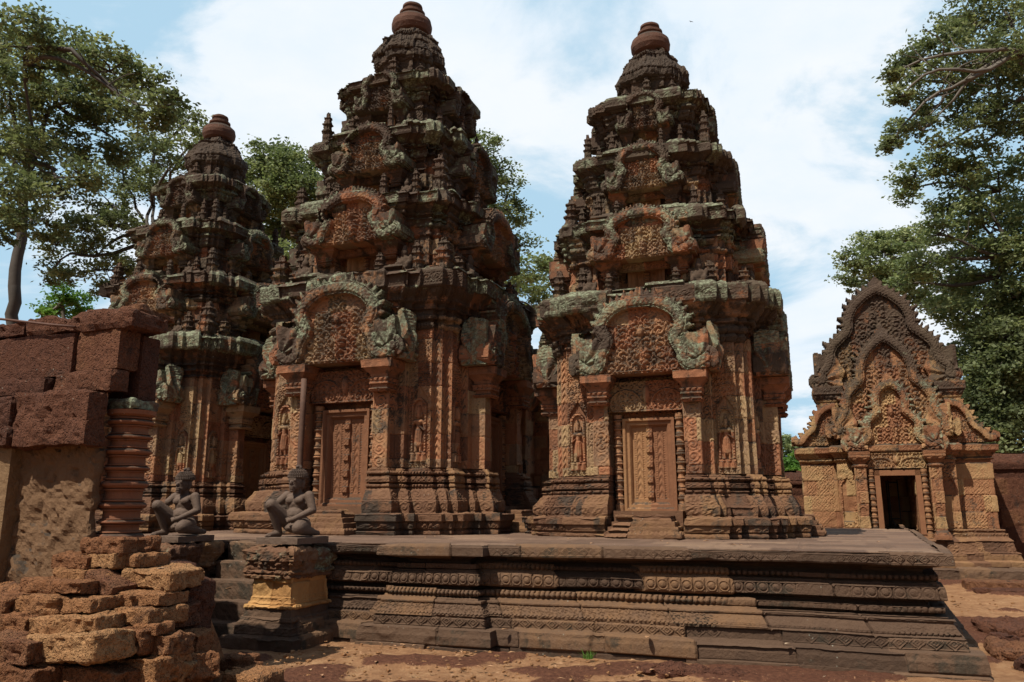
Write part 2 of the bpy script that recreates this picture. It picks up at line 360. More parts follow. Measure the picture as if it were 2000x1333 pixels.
def relief(name, x0, x1, z0, z1, res, hf, mask=None, th=.12, mat=None, parent=None, loc=(0, 0, 0), rz=0., seed=0, amp=.006, grn=0., drk=0., blk=(.3, .25), sc=None, flat=False, link_it=True, edge=None):
    """Carved slab facing -y: height field over (x, z) with its own outline and thickness."""
    nx = int((x1-x0)/res)+1; nz = int((z1-z0)/res)+1
    x = np.linspace(x0, x1, nx)[:, None]*np.ones((1, nz)); z = np.linspace(z0, z1, nz)[None]*np.ones((nx, 1))
    h = hf(x, z) + amp*1.3*fbm(x*7, z*7, 0*x, 3, seed) + amp*fbm(x*30, z*30, 0*x+2, 2, seed+1)
    if callable(grn): grn = grn(x, z)
    if callable(drk): drk = drk(x, z)
    bi = np.floor(x/blk[0]+.3*np.floor(z/blk[1])).astype(int); bj = np.floor(z/blk[1]).astype(int)
    st = np.stack([hs(bi, bj, seed+4), grn*(.4+.8*hs(bi, bj, seed+5)) + 0*x, drk + .3*(hs(bi, bj, seed+6)-.5)], -1)
    inside = np.ones((nx, nz), bool) if mask is None else mask(x, z)
    C = inside[:-1, :-1] & inside[1:, :-1] & inside[1:, 1:] & inside[:-1, 1:]
    idx = np.arange(nx*nz).reshape(nx, nz)
    if flat: Vf = np.stack([x, z, h], -1); Vb = np.stack([x, z, 0*x-th], -1)
    else: Vf = np.stack([x, -h, z], -1); Vb = np.stack([x, 0*x+th, z], -1)
    a, b, c, d = idx[:-1, :-1][C], idx[1:, :-1][C], idx[1:, 1:][C], idx[:-1, 1:][C]
    F = [np.stack([a, b, c, d], 1)]; N = nx*nz
    Cp = np.pad(C, 1)
    for (dx, dz, p, q) in ((-1, 0, (0, 1), (0, 0)), (1, 0, (1, 0), (1, 1)), (0, -1, (0, 0), (1, 0)), (0, 1, (1, 1), (0, 1))):
        nb = Cp[1+dx:1+dx+C.shape[0], 1+dz:1+dz+C.shape[1]]
        I, J = np.where(C & ~nb)
        if len(I) == 0: continue
        u = idx[I+p[0], J+p[1]]; v = idx[I+q[0], J+q[1]]
        F.append(np.stack([v, u, u+N, v+N], 1))
    V = np.concatenate([Vf.reshape(-1, 3), Vb.reshape(-1, 3)]); F = np.concatenate(F)
    used = np.unique(F); mp = np.full(2*N, -1); mp[used] = np.arange(len(used))
    st2 = np.concatenate([st.reshape(-1, 3)]*2)
    me = mkmesh(name, V[used], mp[F], st2[used])
    if not link_it: me.materials.append(mat); return me
    return link(name, me, mat, parent, loc, rz, sc)

def lathe(name, prof, mat, parent, loc=(0, 0, 0), seg=28, amp=.004, seed=0, st=(.5, 0, 0), sq=0., rz=0., sc=None, link_it=True):
    pts = []
    for (r0, z0), (r1, z1) in zip(prof[:-1], prof[1:]):
        m = max(1, int(math.hypot(r1-r0, z1-z0)/.025))
        for j in range(m): pts.append((r0+(r1-r0)*j/m, z0+(z1-z0)*j/m))
    pts.append(prof[-1]); pts = np.array(pts); th = np.arange(seg)/seg*2*PI
    rad = np.ones(seg)
    r = pts[:, 0][None]*rad[:, None]; X = r*np.cos(th)[:, None]; Y = r*np.sin(th)[:, None]; Z = pts[:, 1][None]+0*X
    n = amp*1.5*fbm(X*9, Y*9, Z*9, 3, seed) if amp else 0*X
    X = X+np.cos(th)[:, None]*n; Y = Y+np.sin(th)[:, None]*n
    nr = len(pts); V = np.stack([X, Y, Z], -1).reshape(-1, 3)
    i = np.arange(seg)[:, None]; j = np.arange(nr-1)[None]; i2 = (i+1) % seg
    F = np.stack([i*nr+j, i2*nr+j, i2*nr+j+1, i*nr+j+1], -1).reshape(-1, 4)
    me = mkmesh(name, V, F, np.tile(np.array(st), (len(V), 1)), smooth=False)
    if not link_it: me.materials.append(mat); return me
    return link(name, me, mat, parent, loc, rz, sc)

def rblock(dims, seed=0, res=.04, amp=.02, rnd=.03, st=(None, 0., 0.), base=0.):
    """Worn stone block: subdivided box, rounded edges, noise. Origin at the centre of its underside."""
    lx, ly, lz = dims; Vs, Fs, cnt = [], [], 0
    dm = np.array(dims)/2
    for ax in range(3):
        for sg in (-1, 1):
            u, v = [(1, 2), (2, 0), (0, 1)][ax]
            nu = max(2, int(dims[u]/res)); nv = max(2, int(dims[v]/res))
            U, Vv = np.meshgrid(np.linspace(-1, 1, nu+1), np.linspace(-1, 1, nv+1), indexing='ij')
            P = np.zeros((nu+1, nv+1, 3)); P[..., ax] = sg*dm[ax]; P[..., u] = U*dm[u]; P[..., v] = Vv*dm[v]
            id_ = np.arange((nu+1)*(nv+1)).reshape(nu+1, nv+1)+cnt; cnt += (nu+1)*(nv+1)
            q = np.stack([id_[:-1, :-1], id_[1:, :-1], id_[1:, 1:], id_[:-1, 1:]], -1).reshape(-1, 4)
            if sg < 0: q = q[:, ::-1]
            Vs.append(P.reshape(-1, 3)); Fs.append(q)
    P = np.concatenate(Vs); F = np.concatenate(Fs)
    inner = np.clip(P, -(dm-rnd), dm-rnd); d = P-inner; L = np.linalg.norm(d, axis=1, keepdims=True); N = d/np.maximum(L, 1e-6)
    P = inner+N*rnd
    s = seed*7.31
    h = amp*1.6*fbm(P[:, 0]*4+s, P[:, 1]*4, P[:, 2]*4, 3, seed) + amp*.45*fbm(P[:, 0]*19+s, P[:, 1]*19, P[:, 2]*19, 2, seed+1)+.006*fbm(P[:, 0]*45+s, P[:, 1]*45, P[:, 2]*45, 2, seed+7)
    pit = smooth01((vn(P[:, 0]*16+s, P[:, 1]*16, P[:, 2]*16, seed+3)-.45)*4)
    P = P+N*(h-pit*amp*.6)[:, None]
    P[:, 2] += lz/2
    # weld duplicate border vertices
    key = np.round(P/1e-5).astype(np.int64); _, ui, inv = np.unique(key, axis=0, return_index=True, return_inverse=True)
    inv = inv.reshape(-1); P = P[ui]; F = inv[F]
    b = st[0] if st[0] is not None else (seed*.377) % 1
    S = np.tile(np.array([b, st[1], st[2]]), (len(P), 1))
    return mkmesh('block', P, F, S)
def block(name, dims, loc, rz=0., mat=None, parent=None, seed=0, res=.04, amp=.02, rnd=.03, st=(None, 0., 0.), rx=0., ry=0., label=None, cat=None, group=None):
    me = rblock(dims, seed, res, amp, rnd, st)
    o = link(name, me, mat, parent, loc, rz, label=label); o.rotation_euler = (rx, ry, rz)
    if cat: tag(o, label, cat, group)
    return o

# ------------------------------------------------------------------ pediment (naga-framed gable)
def seg_dist(x, z, poly):
    poly = np.array(poly, float); best = np.full(x.shape, 9.); arc = np.zeros(x.shape); side = np.zeros(x.shape); acc = 0.
    for (p, q) in zip(poly[:-1], poly[1:]):
        d = q-p; L = math.hypot(*d); t = np.clip(((x-p[0])*d[0]+(z-p[1])*d[1])/(L*L), 0, 1)
        dx = x-(p[0]+t*d[0]); dz = z-(p[1]+t*d[1]); dd = np.hypot(dx, dz)
        m = dd < best; best = np.where(m, dd, best); arc = np.where(m, acc+t*L, arc); side = np.where(m, np.sign(d[0]*dz-d[1]*dx), side); acc += L
    return best, arc, side
def smooth_poly(pts, n=3):
    p = np.array(pts, float)
    for _ in range(n):
        q = [p[0]]
        for a, b in zip(p[:-1], p[1:]): q += [a*.75+b*.25, a*.25+b*.75]
        q.append(p[-1]); p = np.array(q)
    return p
HALF = [(0, 1.05), (.25, 1.04), (.50, .93), (.64, .76), (.62, .60), (.52, .50), (.58, .38), (.66, .26), (.66, .12), (.82, .05), (1.0, .16)]
def pediment_mesh(seed, half=HALF, w=.085, leaf=.13, res=.017, H=1.0, Wd=1.0, depth=.09, naga=True, broken=0., th=.22, grn=.9, drk=.2, mat=None, fig=True):
    """Unit: x = +-1.05 (half width 1), z = 0..1.2; scaled by Wd, H."""
    poly = smooth_poly(half); poly = poly*np.array([Wd, H]); W0 = 1.18*Wd
    ztop = (half[0][1]+.22)*H
    # inner polygon test through arc: region below frame
    pin = np.concatenate([poly, [[poly[-1][0], -.01], [0, -.01]]])
    def inside_poly(x, z):
        r = np.zeros(x.shape, bool); n = len(pin)
        for i in range(n):
            x1, z1 = pin[i]; x2, z2 = pin[(i+1) % n]
            if z1 == z2: continue
            c = ((z1 > z) != (z2 > z)) & (x < (x2-x1)*(z-z1)/(z2-z1)+x1); r ^= c
        return r
    cache = {}
    def comp(x, z):
        k = x.shape
        if k in cache: return cache[k]
        ax = np.abs(x); d, arc, sd = seg_dist(ax, z, poly); ins = inside_poly(ax, z) & (z > -.005)
        lp = leaf*.72; fr = (arc/lp) % 1
        lh = leaf*(1-np.abs(2*((fr+.25*np.clip((d-w)/leaf, 0, 1)) % 1)-1)**.9)*(.45+.85*hs(np.floor(arc/lp), np.floor(arc/lp)*0+(x > 0), seed))
        tip = smooth01(1-ax/(.16*Wd))*leaf*.9
        out = w+lh*.9+tip+.02
        # naga fan at the ends
        nx0, nz0 = poly[-1][0]-.08*Wd, poly[-1][1]-.02
        rr = np.hypot(ax-nx0, z-nz0); an = np.arctan2(z-nz0, ax-nx0)
        R0 = .46*min(H, Wd)*(1-.10*np.abs(np.sin(an*4.5)))*(.72+.35*np.clip(np.sin(an), 0, 1))
        fan = (rr < R0) & (z > 0) & (ax < 1.05*Wd) if naga else np.zeros(k, bool)
        cache[k] = (ax, d, arc, ins, out, rr, an, R0, fan); return cache[k]
    def mask(x, z):
        ax, d, arc, ins, out, rr, an, R0, fan = comp(x, z)
        m = ins | ((d < out) & (z > 0)) | fan
        if broken: m &= ~((fbm(x*2.2, z*2.2, 0*x, 2, seed+77) > .38) & (d < out) & ~(d < w*.3) & (z > .5*H))
        return m
    def hf(x, z):
        ax, d, arc, ins, out, rr, an, R0, fan = comp(x, z)
        body = np.sqrt(np.clip(1-(d/w)**2, 0, 1))
        frame = depth*(.55+.45*body) + .006*np.cos(2*PI*arc/.075)*np.cos(2*PI*d/(w*.9))*(d < w*.62) - .016*(np.abs(d-w*.72) < w*.12)
        leafz = depth*.45+.018*np.cos(2*PI*(arc/(leaf*.72)+.5+.25*np.clip((d-w)/leaf, 0, 1)))-.25*np.clip(d-w, 0, .2)
        tyx = o_scroll(ax-.5*Wd, z, 1.2*H, 1.0*Wd, c=.20*max(.6, min(1.2, Wd)), d=.048, f=2.7)+o_foliage(x, z, 1, 1, .07, .009)
        ty = -.02+tyx
        if fig:
            cz = .30*H; g = np.maximum(0, 1-np.hypot(x/(.13*Wd), (z-cz)/(.26*H))**2); ty = ty+.06*np.sqrt(g)
            g2 = np.maximum(0, 1-np.hypot(x/(.05*Wd), (z-cz-.30*H)/(.07*H))**2); ty = np.where(g2 > 0, np.maximum(ty, .06*np.sqrt(g2)+.01), ty)
        up = ins & (z > .74*H); ty = np.where(up & (ax > .1*Wd), -.03+.3*ty, ty)
        h = np.where(d < w, frame, np.where(ins, ty, leafz))
        fh = depth*.75+.022*np.cos(an*9+.4)*smooth01(rr/.12)+.02*np.sqrt(np.clip(1-(rr/(R0*.5))**2, 0, 1))
        h = np.where(fan & (d > w*.8) & ~(ins & (ax < .55*Wd)), fh, h)
        base = smooth01(1-np.abs(z-.03)/.02)*.03*(ax < .62*Wd)
        return h+base
    return relief('pediment', -W0, W0, 0, ztop, res, hf, mask, th=th, mat=mat, seed=seed, grn=lambda x, z: grn*np.where(comp(x, z)[3] & (comp(x, z)[1] > w), .12, 1.), drk=lambda x, z: drk-.32*(comp(x, z)[3] & (comp(x, z)[1] > w)), link_it=False, amp=.008, blk=(.33*Wd, .36*H))

def naga_end_mesh(seed, W=.20, H=.78):
    def R(x, z): an = np.arctan2(z-.10, x); rr = np.hypot(x, z-.10); return rr, an, (H-.12)*(.55+.45*np.clip(np.sin(an), 0, 1))*(1-.09*np.abs(np.sin(an*5.5)))
    def mk(x, z): rr, an, R0 = R(x, z); return ((rr < R0) & (np.abs(x) < W)) | ((z < .14) & (z > 0) & (np.abs(x) < W))
    def hf(x, z):
        rr, an, R0 = R(x, z)
        heads = .038*np.cos(an*9)*smooth01(rr/.25)+.05*np.sqrt(np.clip(1-(rr/(R0+1e-4))**2, 0, 1))
        chest = .05*np.sqrt(np.clip(1-(x/.09)**2-((z-.22)/.2)**2, 0, 1))
        return .02+heads+chest+.004*np.cos(rr*2*PI/.05)*(rr > .3)
    return relief('naga_end', -W, W, 0, H, .016, hf, mk, th=.06, mat=M_top, seed=seed, amp=.01, grn=1., drk=0., link_it=False, blk=(.5, .5))
# relief figures ------------------------------------------------------------
def fig_h(x, z, parts):
    h = np.zeros(x.shape)
    for (x1, z1, x2, z2, r1, r2, d) in parts:
        dx, dz = x2-x1, z2-z1; L2 = max(dx*dx+dz*dz, 1e-9); t = np.clip(((x-x1)*dx+(z-z1)*dz)/L2, 0, 1)
        dd = np.hypot(x-x1-t*dx, z-z1-t*dz); r = r1+(r2-r1)*t
        h = np.maximum(h, d*np.sqrt(np.clip(1-(dd/r)**2, 0, 1)))
    return h
DEV = [(0, .50, 0, .585, .034, .030, .075), (0, .60, 0, .66, .030, .008, .06), (-.045, .54, -.045, .50, .012, .014, .045), (.045, .54, .045, .50, .012, .014, .045),
       (-.045, .43, .045, .43, .040, .040, .07), (0, .42, 0, .31, .045, .034, .06), (0, .30, 0, .12, .052, .068, .07), (-.035, .12, -.035, .02, .024, .02, .05), (.035, .12, .035, .02, .024, .02, .05),
       (-.075, .43, -.095, .31, .020, .016, .05), (-.095, .31, -.03, .36, .016, .013, .075), (.075, .43, .10, .30, .020, .016, .05), (.10, .30, .105, .18, .016, .012, .05),
       (-.04, .012, -.065, .005, .016, .012, .06), (.04, .012, .065, .005, .016, .012, .06), (0, .47, 0, .50, .018, .018, .06)]
def devata_mesh(seed, mir=1, bow=0.):
    def hf(x, z):
        xx = x*mir
        h = fig_h(xx, z-.10, DEV)
        sk = (z-.10 < .30) & (z-.10 > .12) & (np.abs(x) < .07)
        h = h+np.where(sk & (h > .02), .004*np.cos(x*260), 0)
        arch = np.abs(np.hypot(x*1.5, np.maximum(z-.70, 0))-.155) < .022
        arch &= (z > .12)
        h = np.where(arch & (h < .03), .035+.006*np.cos(z*150), h)
        ped = (z < .10) & (np.abs(x) < .125)
        return np.where(ped, .045+.02*np.cos(x*75)*(z < .07), h)
    return relief('figure', -.14, .14, -.02, .88, .010, hf, lambda x, z: (z < .80) | (np.abs(x) < (.90-z)*1.2), th=.03, mat=M_st, seed=seed, link_it=False, amp=.002, grn=0., drk=-.15)

def antefix_mesh(seed, H=.55, w=.13):
    """Miniature shrine that stands on a cornice corner: tiered, tapering."""
    prof = [(0, .03), (.05, .03), (.06, .0), (.07, .0, 'chev'), (.36, .0), (.37, .03), (.41, .045), (.43, .0), (.44, -.025), (.58, -.03), (.60, .01), (.63, .015), (.65, -.03), (.78, -.045), (.80, -.015), (.83, -.02), (.86, -.07), (.95, -.085), (1.0, -.12)]
    prof = [(p[0]*H, p[1]*w/.13) + tuple(p[2:]) for p in prof]
    c = w*.35; pl = []
    q = [(w*.5, -w), (w*.5, -w*1.18)]
    side = [(-w*.45, -w*1.15), (w*.45, -w*1.15), (w*.45, -w), (w, -w), (w, -w*.45)]
    pts = []
    for k in range(4):
        a = k*PI/2; ca, sa = math.cos(a), math.sin(a)
        for (x, y) in side[:-1]: pts.append((x*ca-y*sa, x*sa+y*ca))
    o = prism('antefix', pts, prof, M_top, None, res=.018, amp=.02, seed=seed, blk=(.3, .2), chip=.0, drk=.1, lf=.0, joint=0)
    me = o.data; bpy.data.objects.remove(o); return me
def guardian_mesh(seed, H=.5):
    """Crouching guardian statue on the upper storeys (weathered), one continuous body from joined lumps."""
    b = [((0, .02, .10), .12, .11, .10), ((0, 0, .24), .10, .085, .13), ((0, -.02, .40), .062, .065, .075), ((0, -.01, .48), .045, .045, .06),
         ((-.10, -.08, .14), .05, .08, .09), ((.10, -.08, .14), .05, .08, .09), ((-.12, -.02, .27), .035, .04, .09), ((.12, -.02, .27), .035, .04, .09), ((0, 0, .03), .15, .13, .05)]
    return blob_mesh('guardian', [(c, (rx, ry, rz_)) for c, rx, ry, rz_ in b], [], .016, scale=H/.52, amp=.012, seed=seed, st=(.5, .3, .4))
def _ico(c, r, V, F, sub=2):
    import bmesh
    bm = bmesh.new(); bmesh.ops.create_icosphere(bm, subdivisions=sub, radius=1)
    n = len(V)
    for v in bm.verts: V.append((c[0]+v.co.x*r[0], c[1]+v.co.y*r[1], c[2]+v.co.z*r[2]))
    for f in bm.faces: F.append([n+v.index for v in f.verts])
    bm.free()
def _cap(p, q, r1, r2, V, F, seg=12):
    p = Vector(p); q = Vector(q); d = (q-p); L = d.length; d.normalize()
    x = d.orthogonal().normalized(); y = d.cross(x)
    rings = []
    for k in range(4): a = k/4*PI/2; rings.append((p-d*(r1*math.cos(a)), r1*math.sin(a)))
    rings.append((p, r1))
    for k in range(1, 4): rings.append((p+d*(L*k/4), r1+(r2-r1)*k/4))
    rings.append((q, r2))
    for k in range(3, -1, -1): a = k/4*PI/2; rings.append((q+d*(r2*math.cos(a)), r2*math.sin(a)))
    n = len(V)
    for c, r in rings:
        r = max(r, 1e-4)
        for s in range(seg): a = s/seg*2*PI; V.append(tuple(c+x*(r*math.cos(a))+y*(r*math.sin(a))))
    for k in range(len(rings)-1):
        for s in range(seg): F.append([n+k*seg+s, n+k*seg+(s+1) % seg, n+(k+1)*seg+(s+1) % seg, n+(k+1)*seg+s])
    F.append([n+s for s in range(seg)][::-1]); F.append([n+(len(rings)-1)*seg+s for s in range(seg)])
def blob_mesh(name, ells, caps, vox, scale=1., amp=0., seed=0, st=(.5, 0, 0), smooth=6):
    V, F = [], []
    for c, r in ells: _ico(c, r, V, F)
    for p, q, r1, r2 in caps: _cap(p, q, r1, r2, V, F)
    me = bpy.data.meshes.new(name); me.from_pydata(V, [], F)
    o = bpy.data.objects.new(name, me); SC.collection.objects.link(o)
    rm = o.modifiers.new('r', 'REMESH'); rm.mode = 'VOXEL'; rm.voxel_size = vox
    if smooth:
        sm = o.modifiers.new('s', 'SMOOTH'); sm.iterations = smooth; sm.factor = .5
    dg = bpy.context.evaluated_depsgraph_get(); dg.update()
    m2 = bpy.data.meshes.new_from_object(o.evaluated_get(dg)); bpy.data.objects.remove(o)
    co = np.zeros(len(m2.vertices)*3, np.float32); m2.vertices.foreach_get('co', co); co = co.reshape(-1, 3)
    if amp:
        no = np.zeros(len(m2.vertices)*3, np.float32); m2.vertices.foreach_get('normal', no); no = no.reshape(-1, 3)
        h = amp*fbm(co[:, 0]*14, co[:, 1]*14, co[:, 2]*14, 3, seed); co = co+no*h[:, None]
    co *= scale; m2.vertices.foreach_set('co', co.astype(np.float32).ravel())
    at = m2.attributes.new('st', 'FLOAT_COLOR', 'POINT'); c = np.ones((len(co), 4), np.float32); c[:, :3] = st; at.data.foreach_set('color', c.ravel())
    m2.polygons.foreach_set('use_smooth', np.full(len(m2.polygons), True)); m2.name = name; m2.update()
    return m2

# ------------------------------------------------------------------ shrine towers
def fourfold(half, fac):
    """half: points from the centre of the front face to the corner; fac: offset factor per edge (edge 0 is the middle one)."""
    half = [tuple(p) for p in half]
    side = [(-x, y) for x, y in half[::-1]][1:] + half       # from left corner (excluded) to right corner
    ef = fac[::-1][:-1] + fac                                 # factors of the edges starting at the left corner
    ef = [fac[k] for k in range(len(fac)-1, 0, -1)] + fac
    left = [(-x, y) for x, y in half[::-1]]
    pts, es = [], []
    allp = left + half                                        # starts at left corner, ends at right corner
    for k in range(4):
        a = k*PI/2; ca, sa = round(math.cos(a)), round(math.sin(a))
        for i, (x, y) in enumerate(allp[:-1]):
            pts.append((x*ca-y*sa, x*sa+y*ca)); es.append(ef[i])
    return pts, es
def eres_t(mid, nrm, res):
    if nrm[1] > .5: return res*5
    if nrm[0] < -.5 and mid[1] > 0: return res*4
    if nrm[0] < -.5: return res*2
    if mid[1] > .9: return res*3
    return res
LOWH = [(.56, -1.50), (.56, -1.83), (.80, -1.83), (.80, -1.62), (.95, -1.62), (.95, -1.52), (1.30, -1.52), (1.30, -1.42), (1.42, -1.42)]
LOWF = [0, 0, 1, 1, 1, 1, 1, 1, 1]
UPH = [(.84, -1.70), (.84, -1.60), (.98, -1.60), (.98, -1.52), (1.30, -1.52), (1.30, -1.42), (1.42, -1.42)]
UPF = [1]*7

def box_mesh(boxes, st=(.5, 0, 0)):
    V, F = [], []
    for (x0, x1, y0, y1, z0, z1) in boxes:
        n = len(V); V += [(x, y, z) for z in (z0, z1) for x, y in ((x0, y0), (x1, y0), (x1, y1), (x0, y1))]
        F += [[n, n+3, n+2, n+1], [n+4, n+5, n+6, n+7]] + [[n+i, n+(i+1) % 4, n+4+(i+1) % 4, n+4+i] for i in range(4)]
    return mkmesh('boxes', V, np.array(F), np.tile(np.array(st), (len(V), 1)))
def colonette_prof(H, r):
    p = [(r*1.15, 0), (r*1.15, .10), (r*.85, .11)]; z = .12; k = 0
    while z < H-.10:
        p += [(r*.80, z), (r*.80, z+.045), (r*1.05, z+.05), (r*1.18, z+.065), (r*1.05, z+.08), (r*.85, z+.085), (r*1.0, z+.10), (r*.9, z+.115)]; z += .13
    p += [(r*1.1, H-.06), (r*1.1, H)]
    return p
def door_mesh(w, H, seed, res=.012):
    def hf(x, z):
        d = np.minimum(np.minimum(w/2-np.abs(x), H-z), z)
        h = np.where(d < .045, .10, np.where(d < .06, .085, np.where(d < .10, .065, np.where(d < .115, .05, np.where(d < .13, .03, 0)))))
        ax = np.abs(x); iw = w/2-.13
        leaf = (d > .13)
        u = (ax-.055)/(iw-.055); zz = (z-.13)/(H-.26)
        band = np.abs(u-.5)
        pan = np.where(band < .16, .5*o_chev(ax-(.055+.5*(iw-.055)), z, H, .1, .014), np.where(band < .22, .010, np.where(band < .34, .004*np.cos(z*180), .002)))
        pan = np.where((zz < .05) | (zz > .95), .008, pan)
        h = np.where(leaf, pan, h)
        mid = leaf & (ax < .052)
        k = (z-.13)/((H-.26)/5); kn = np.abs(k % 1-.5) < .21
        h = np.where(mid, np.where(kn, .060, .030)+.004*np.cos(z*120)*np.cos(x*120), h)
        return h
    return relief('door_panel', -w/2, w/2, 0, H, res, hf, None, th=.05, mat=M_door, seed=seed, amp=.002, link_it=False, blk=(9, 9))
def lintel_mesh(w, H, seed, res=.012):
    def hf(x, z):
        ax = np.abs(x); d1 = np.abs(np.hypot((ax-.27*w)/(.20*w), (z-.25*H)/(.45*H))-1)
        gar = .040*smooth01(1-d1/.12)
        fo = o_scroll(ax-.25*w, z, H, .5*w, c=.15, d=.045, f=2.4)
        mid = .06*np.sqrt(np.clip(1-(x/.06)**2-((z-.55*H)/(.3*H))**2, 0, 1))
        edge = np.minimum(z, H-z)
        return .03+np.maximum(np.maximum(fo, gar), mid)+.015*(edge < .02)
    return relief('lintel', -w/2, w/2, 0, H, res, hf, None, th=.08, mat=M_st, seed=seed, amp=.004, link_it=False, blk=(.6, 1), drk=-.05)

def tower(name, label, s, t, sc, seed, detail=1.0, tilt=0.):
    root = empty(name, label, 'temple tower', T2(s, t, ZP), -PH, 'carved shrine towers on the platform', sc)
    rs = random.Random(seed); res = .021/detail/sc
    lp, lf_ = fourfold(LOWH, LOWF)
    basep = [(0, .34), (.045, .34), (.05, .31), (.08, .31), (.085, .34, 'lotus'), (.175, .35), (.18, .38), (.265, .38, 'fol'), (.27, .38), (.28, .22), (.285, .22, 'scroll'), (.44, .22), (.45, .20), (.46, .20, 'scroll'), (.60, .13), (.61, .09),
             (.62, .11, 'bead'), (.66, .11), (.67, .05), (.69, .05), (.695, .12, 'lotus'), (.765, .11), (.77, .05), (.79, .05), (.795, .10, 'bead'), (.835, .10), (.84, .06), (.87, .06), (.875, 0.), (.90, 0)]
    prism('base', lp, basep, M_base, root, res*.9, .010, seed, lf_, blk=(.42, .3), chip=.04, grn=lambda z: .45, drk=.12, eres=eres_t, lf=.02)
    prism('wall', lp, [(.895, -.003), (.90, 0, 'wall'), (2.90, 0), (2.91, 0)], M_st, root, res*.62, .005, seed+1, lf_, blk=(.55, .34), chip=.02, grn=lambda z: .05 if z < 2.2 else .3, drk=-.12, eres=eres_t, lf=.006, joint=.008)
    up, uf = fourfold(UPH, UPF)
    corn = [(2.85, -.06), (2.86, .0), (2.89, .03, 'bead'), (2.94, .03), (2.95, 0.), (2.99, .0), (3.0, .06, 'lotus'), (3.06, .07), (3.07, .02), (3.13, .02), (3.14, .07), (3.17, .08), (3.18, .05), (3.22, .06), (3.24, .11, 'bead'), (3.28, .12), (3.30, .13, 'lotus'), (3.40, .23), (3.42, .26), (3.435, .27, 'corn'), (3.66, .285), (3.665, .25), (3.69, .24), (3.695, .15), (3.76, .14), (3.765, .05), (3.80, .04), (3.805, -.16), (3.765, -.5)]
    prism('cornice', up, corn, M_top, root, res*.9, .007, seed+2, uf, blk=(.5, .34), chip=.07, cd=.06, grn=lambda z: .6 if z > 3.38 else .15, drk=.15, eres=eres_t, lf=.06, warp=.0)
    # doors, colonettes, lintels, pilaster capitals and pediments on the four sides
    dm = door_mesh(.78, 1.38, seed); lm = lintel_mesh(1.18, .46, seed)
    dv = [devata_mesh(seed, 1), devata_mesh(seed+1, -1)]
    cp = [(0, .0), (.03, .03, 'bead'), (.06, .03), (.07, 0), (.11, 0), (.12, .035), (.15, .035, 'lotus'), (.20, .05), (.21, .02), (.25, .03), (.33, .10), (.34, .12), (.45, .125, 'dia'), (.46, .10), (.47, -.1)]
    cap_pl = [(-.12, -.12), (.12, -.12), (.12, .12), (-.12, .12)]
    co = prism('capital', cap_pl, cp, M_st, None, .02, .006, seed+3, blk=(3, .5), chip=0, grn=lambda z: .3, drk=0.); cap_me = co.data; bpy.data.objects.remove(co)
    pm = pediment_mesh(seed+4, res=.016/sc if sc > 1 else .016, H=1.04, Wd=.95, mat=M_top, w=.10, leaf=.12, depth=.10, th=.42, drk=.05, grn=.75)
    colm = lathe('colonette', colonette_prof(1.44, .062), M_st, None, seg=16, link_it=False)
    ngm = naga_end_mesh(seed+6)
    for k in range(4):
        a = k*PI/2; Rm = lambda x, y: (x*math.cos(a)-y*math.sin(a), x*math.sin(a)+y*math.cos(a))
        if k == 2: continue      # the far side carries the passage to the hall
        def put(nm, me, x, y, z, **kw):
            X, Y = Rm(x, y); return link(nm, me, None, root, (X, Y, z), a, **kw)
        d = put('false_door', dm, 0, -1.54, .36)
        link('lintel', lm, None, d, (0, -.10, 1.48))
        for sx in (-1, 1):
            link('colonette', colm, None, d, (sx*.465, -.06, 0))
            put('capital', cap_me, sx*.70, -1.80, 1.92)
            put('devata_relief', dv[(k+(sx > 0)) % 2], sx*1.125, -1.50, 1.0)
        pd = put('pediment', pm, 0, -1.96, 2.38)
        for sx in (-1, 1): link('naga_end', ngm, None, pd, (sx*1.03, .20, .0), sx*PI/2)
        # side piece closing the pediment to the wall, and steps
        if k == 0 or k == 1:
            stp = prism('steps', [(-.44, -.3), (.44, -.3), (.44, .3), (-.44, .3)], [(0, .10), (.07, .10, 'bead'), (.08, .05), (.15, .05), (.155, 0), (.22, 0), (.225, -.05), (.31, -.05), (.32, -.28)], M_base, root, .02, .006, seed+9, drk=.0)
            X, Y = Rm(0, -2.0); stp.location = (X, Y, 0); stp.rotation_euler = (0, 0, a)
            sill = link('door_sill', box_mesh([(-.50, .50, -.12, .3, .0, .37)]), M_base, root, (*Rm(0, -1.78), 0), a)
    # upper storeys
    #        z0    body   cornice  w
    st_ = [(3.70, .86, .50, 1.24), (5.04, .80, .50, .97), (6.36, .66, .44, .72)]
    am = [antefix_mesh(seed+20, .62, .115), antefix_mesh(seed+21, .55, .10)]
    gm = guardian_mesh(seed+22)
    gm.materials.append(M_top)
    nichep = {}
    for i, (z0, hb, hc, wd) in enumerate(st_):
        k_ = wd/1.42; zc_ = z0+hb
        hp, hf_ = fourfold([(x*k_, y*k_) for x, y in ([(.50, -1.34), (.50, -1.66), (.74, -1.66)] + UPH[1:])], [0, 0, 1] + UPF[1:])
        # body
        prism('storey_wall', hp, [(z0-.1, .16), (z0+.04, .16), (z0+.045, .12), (z0+.07, .12, 'bead'), (z0+.11, .12), (z0+.115, .06), (z0+.15, .06), (z0+.155, 0), (z0+.16, 0, 'wall'), (zc_-.22, 0), (zc_-.215, .03, 'bead'), (zc_-.17, .03), (zc_-.165, 0), (zc_, 0)], M_top, root, res*1.05, .012, seed+30+i, hf_, blk=(.3, .24), chip=.14, cd=.07, drk=-.22+.14*i, grn=lambda z: .2, eres=eres_t, lf=.03, warp=.02)
        up2, uf2 = fourfold([(x*k_, y*k_) for x, y in UPH], UPF)
        c = hc
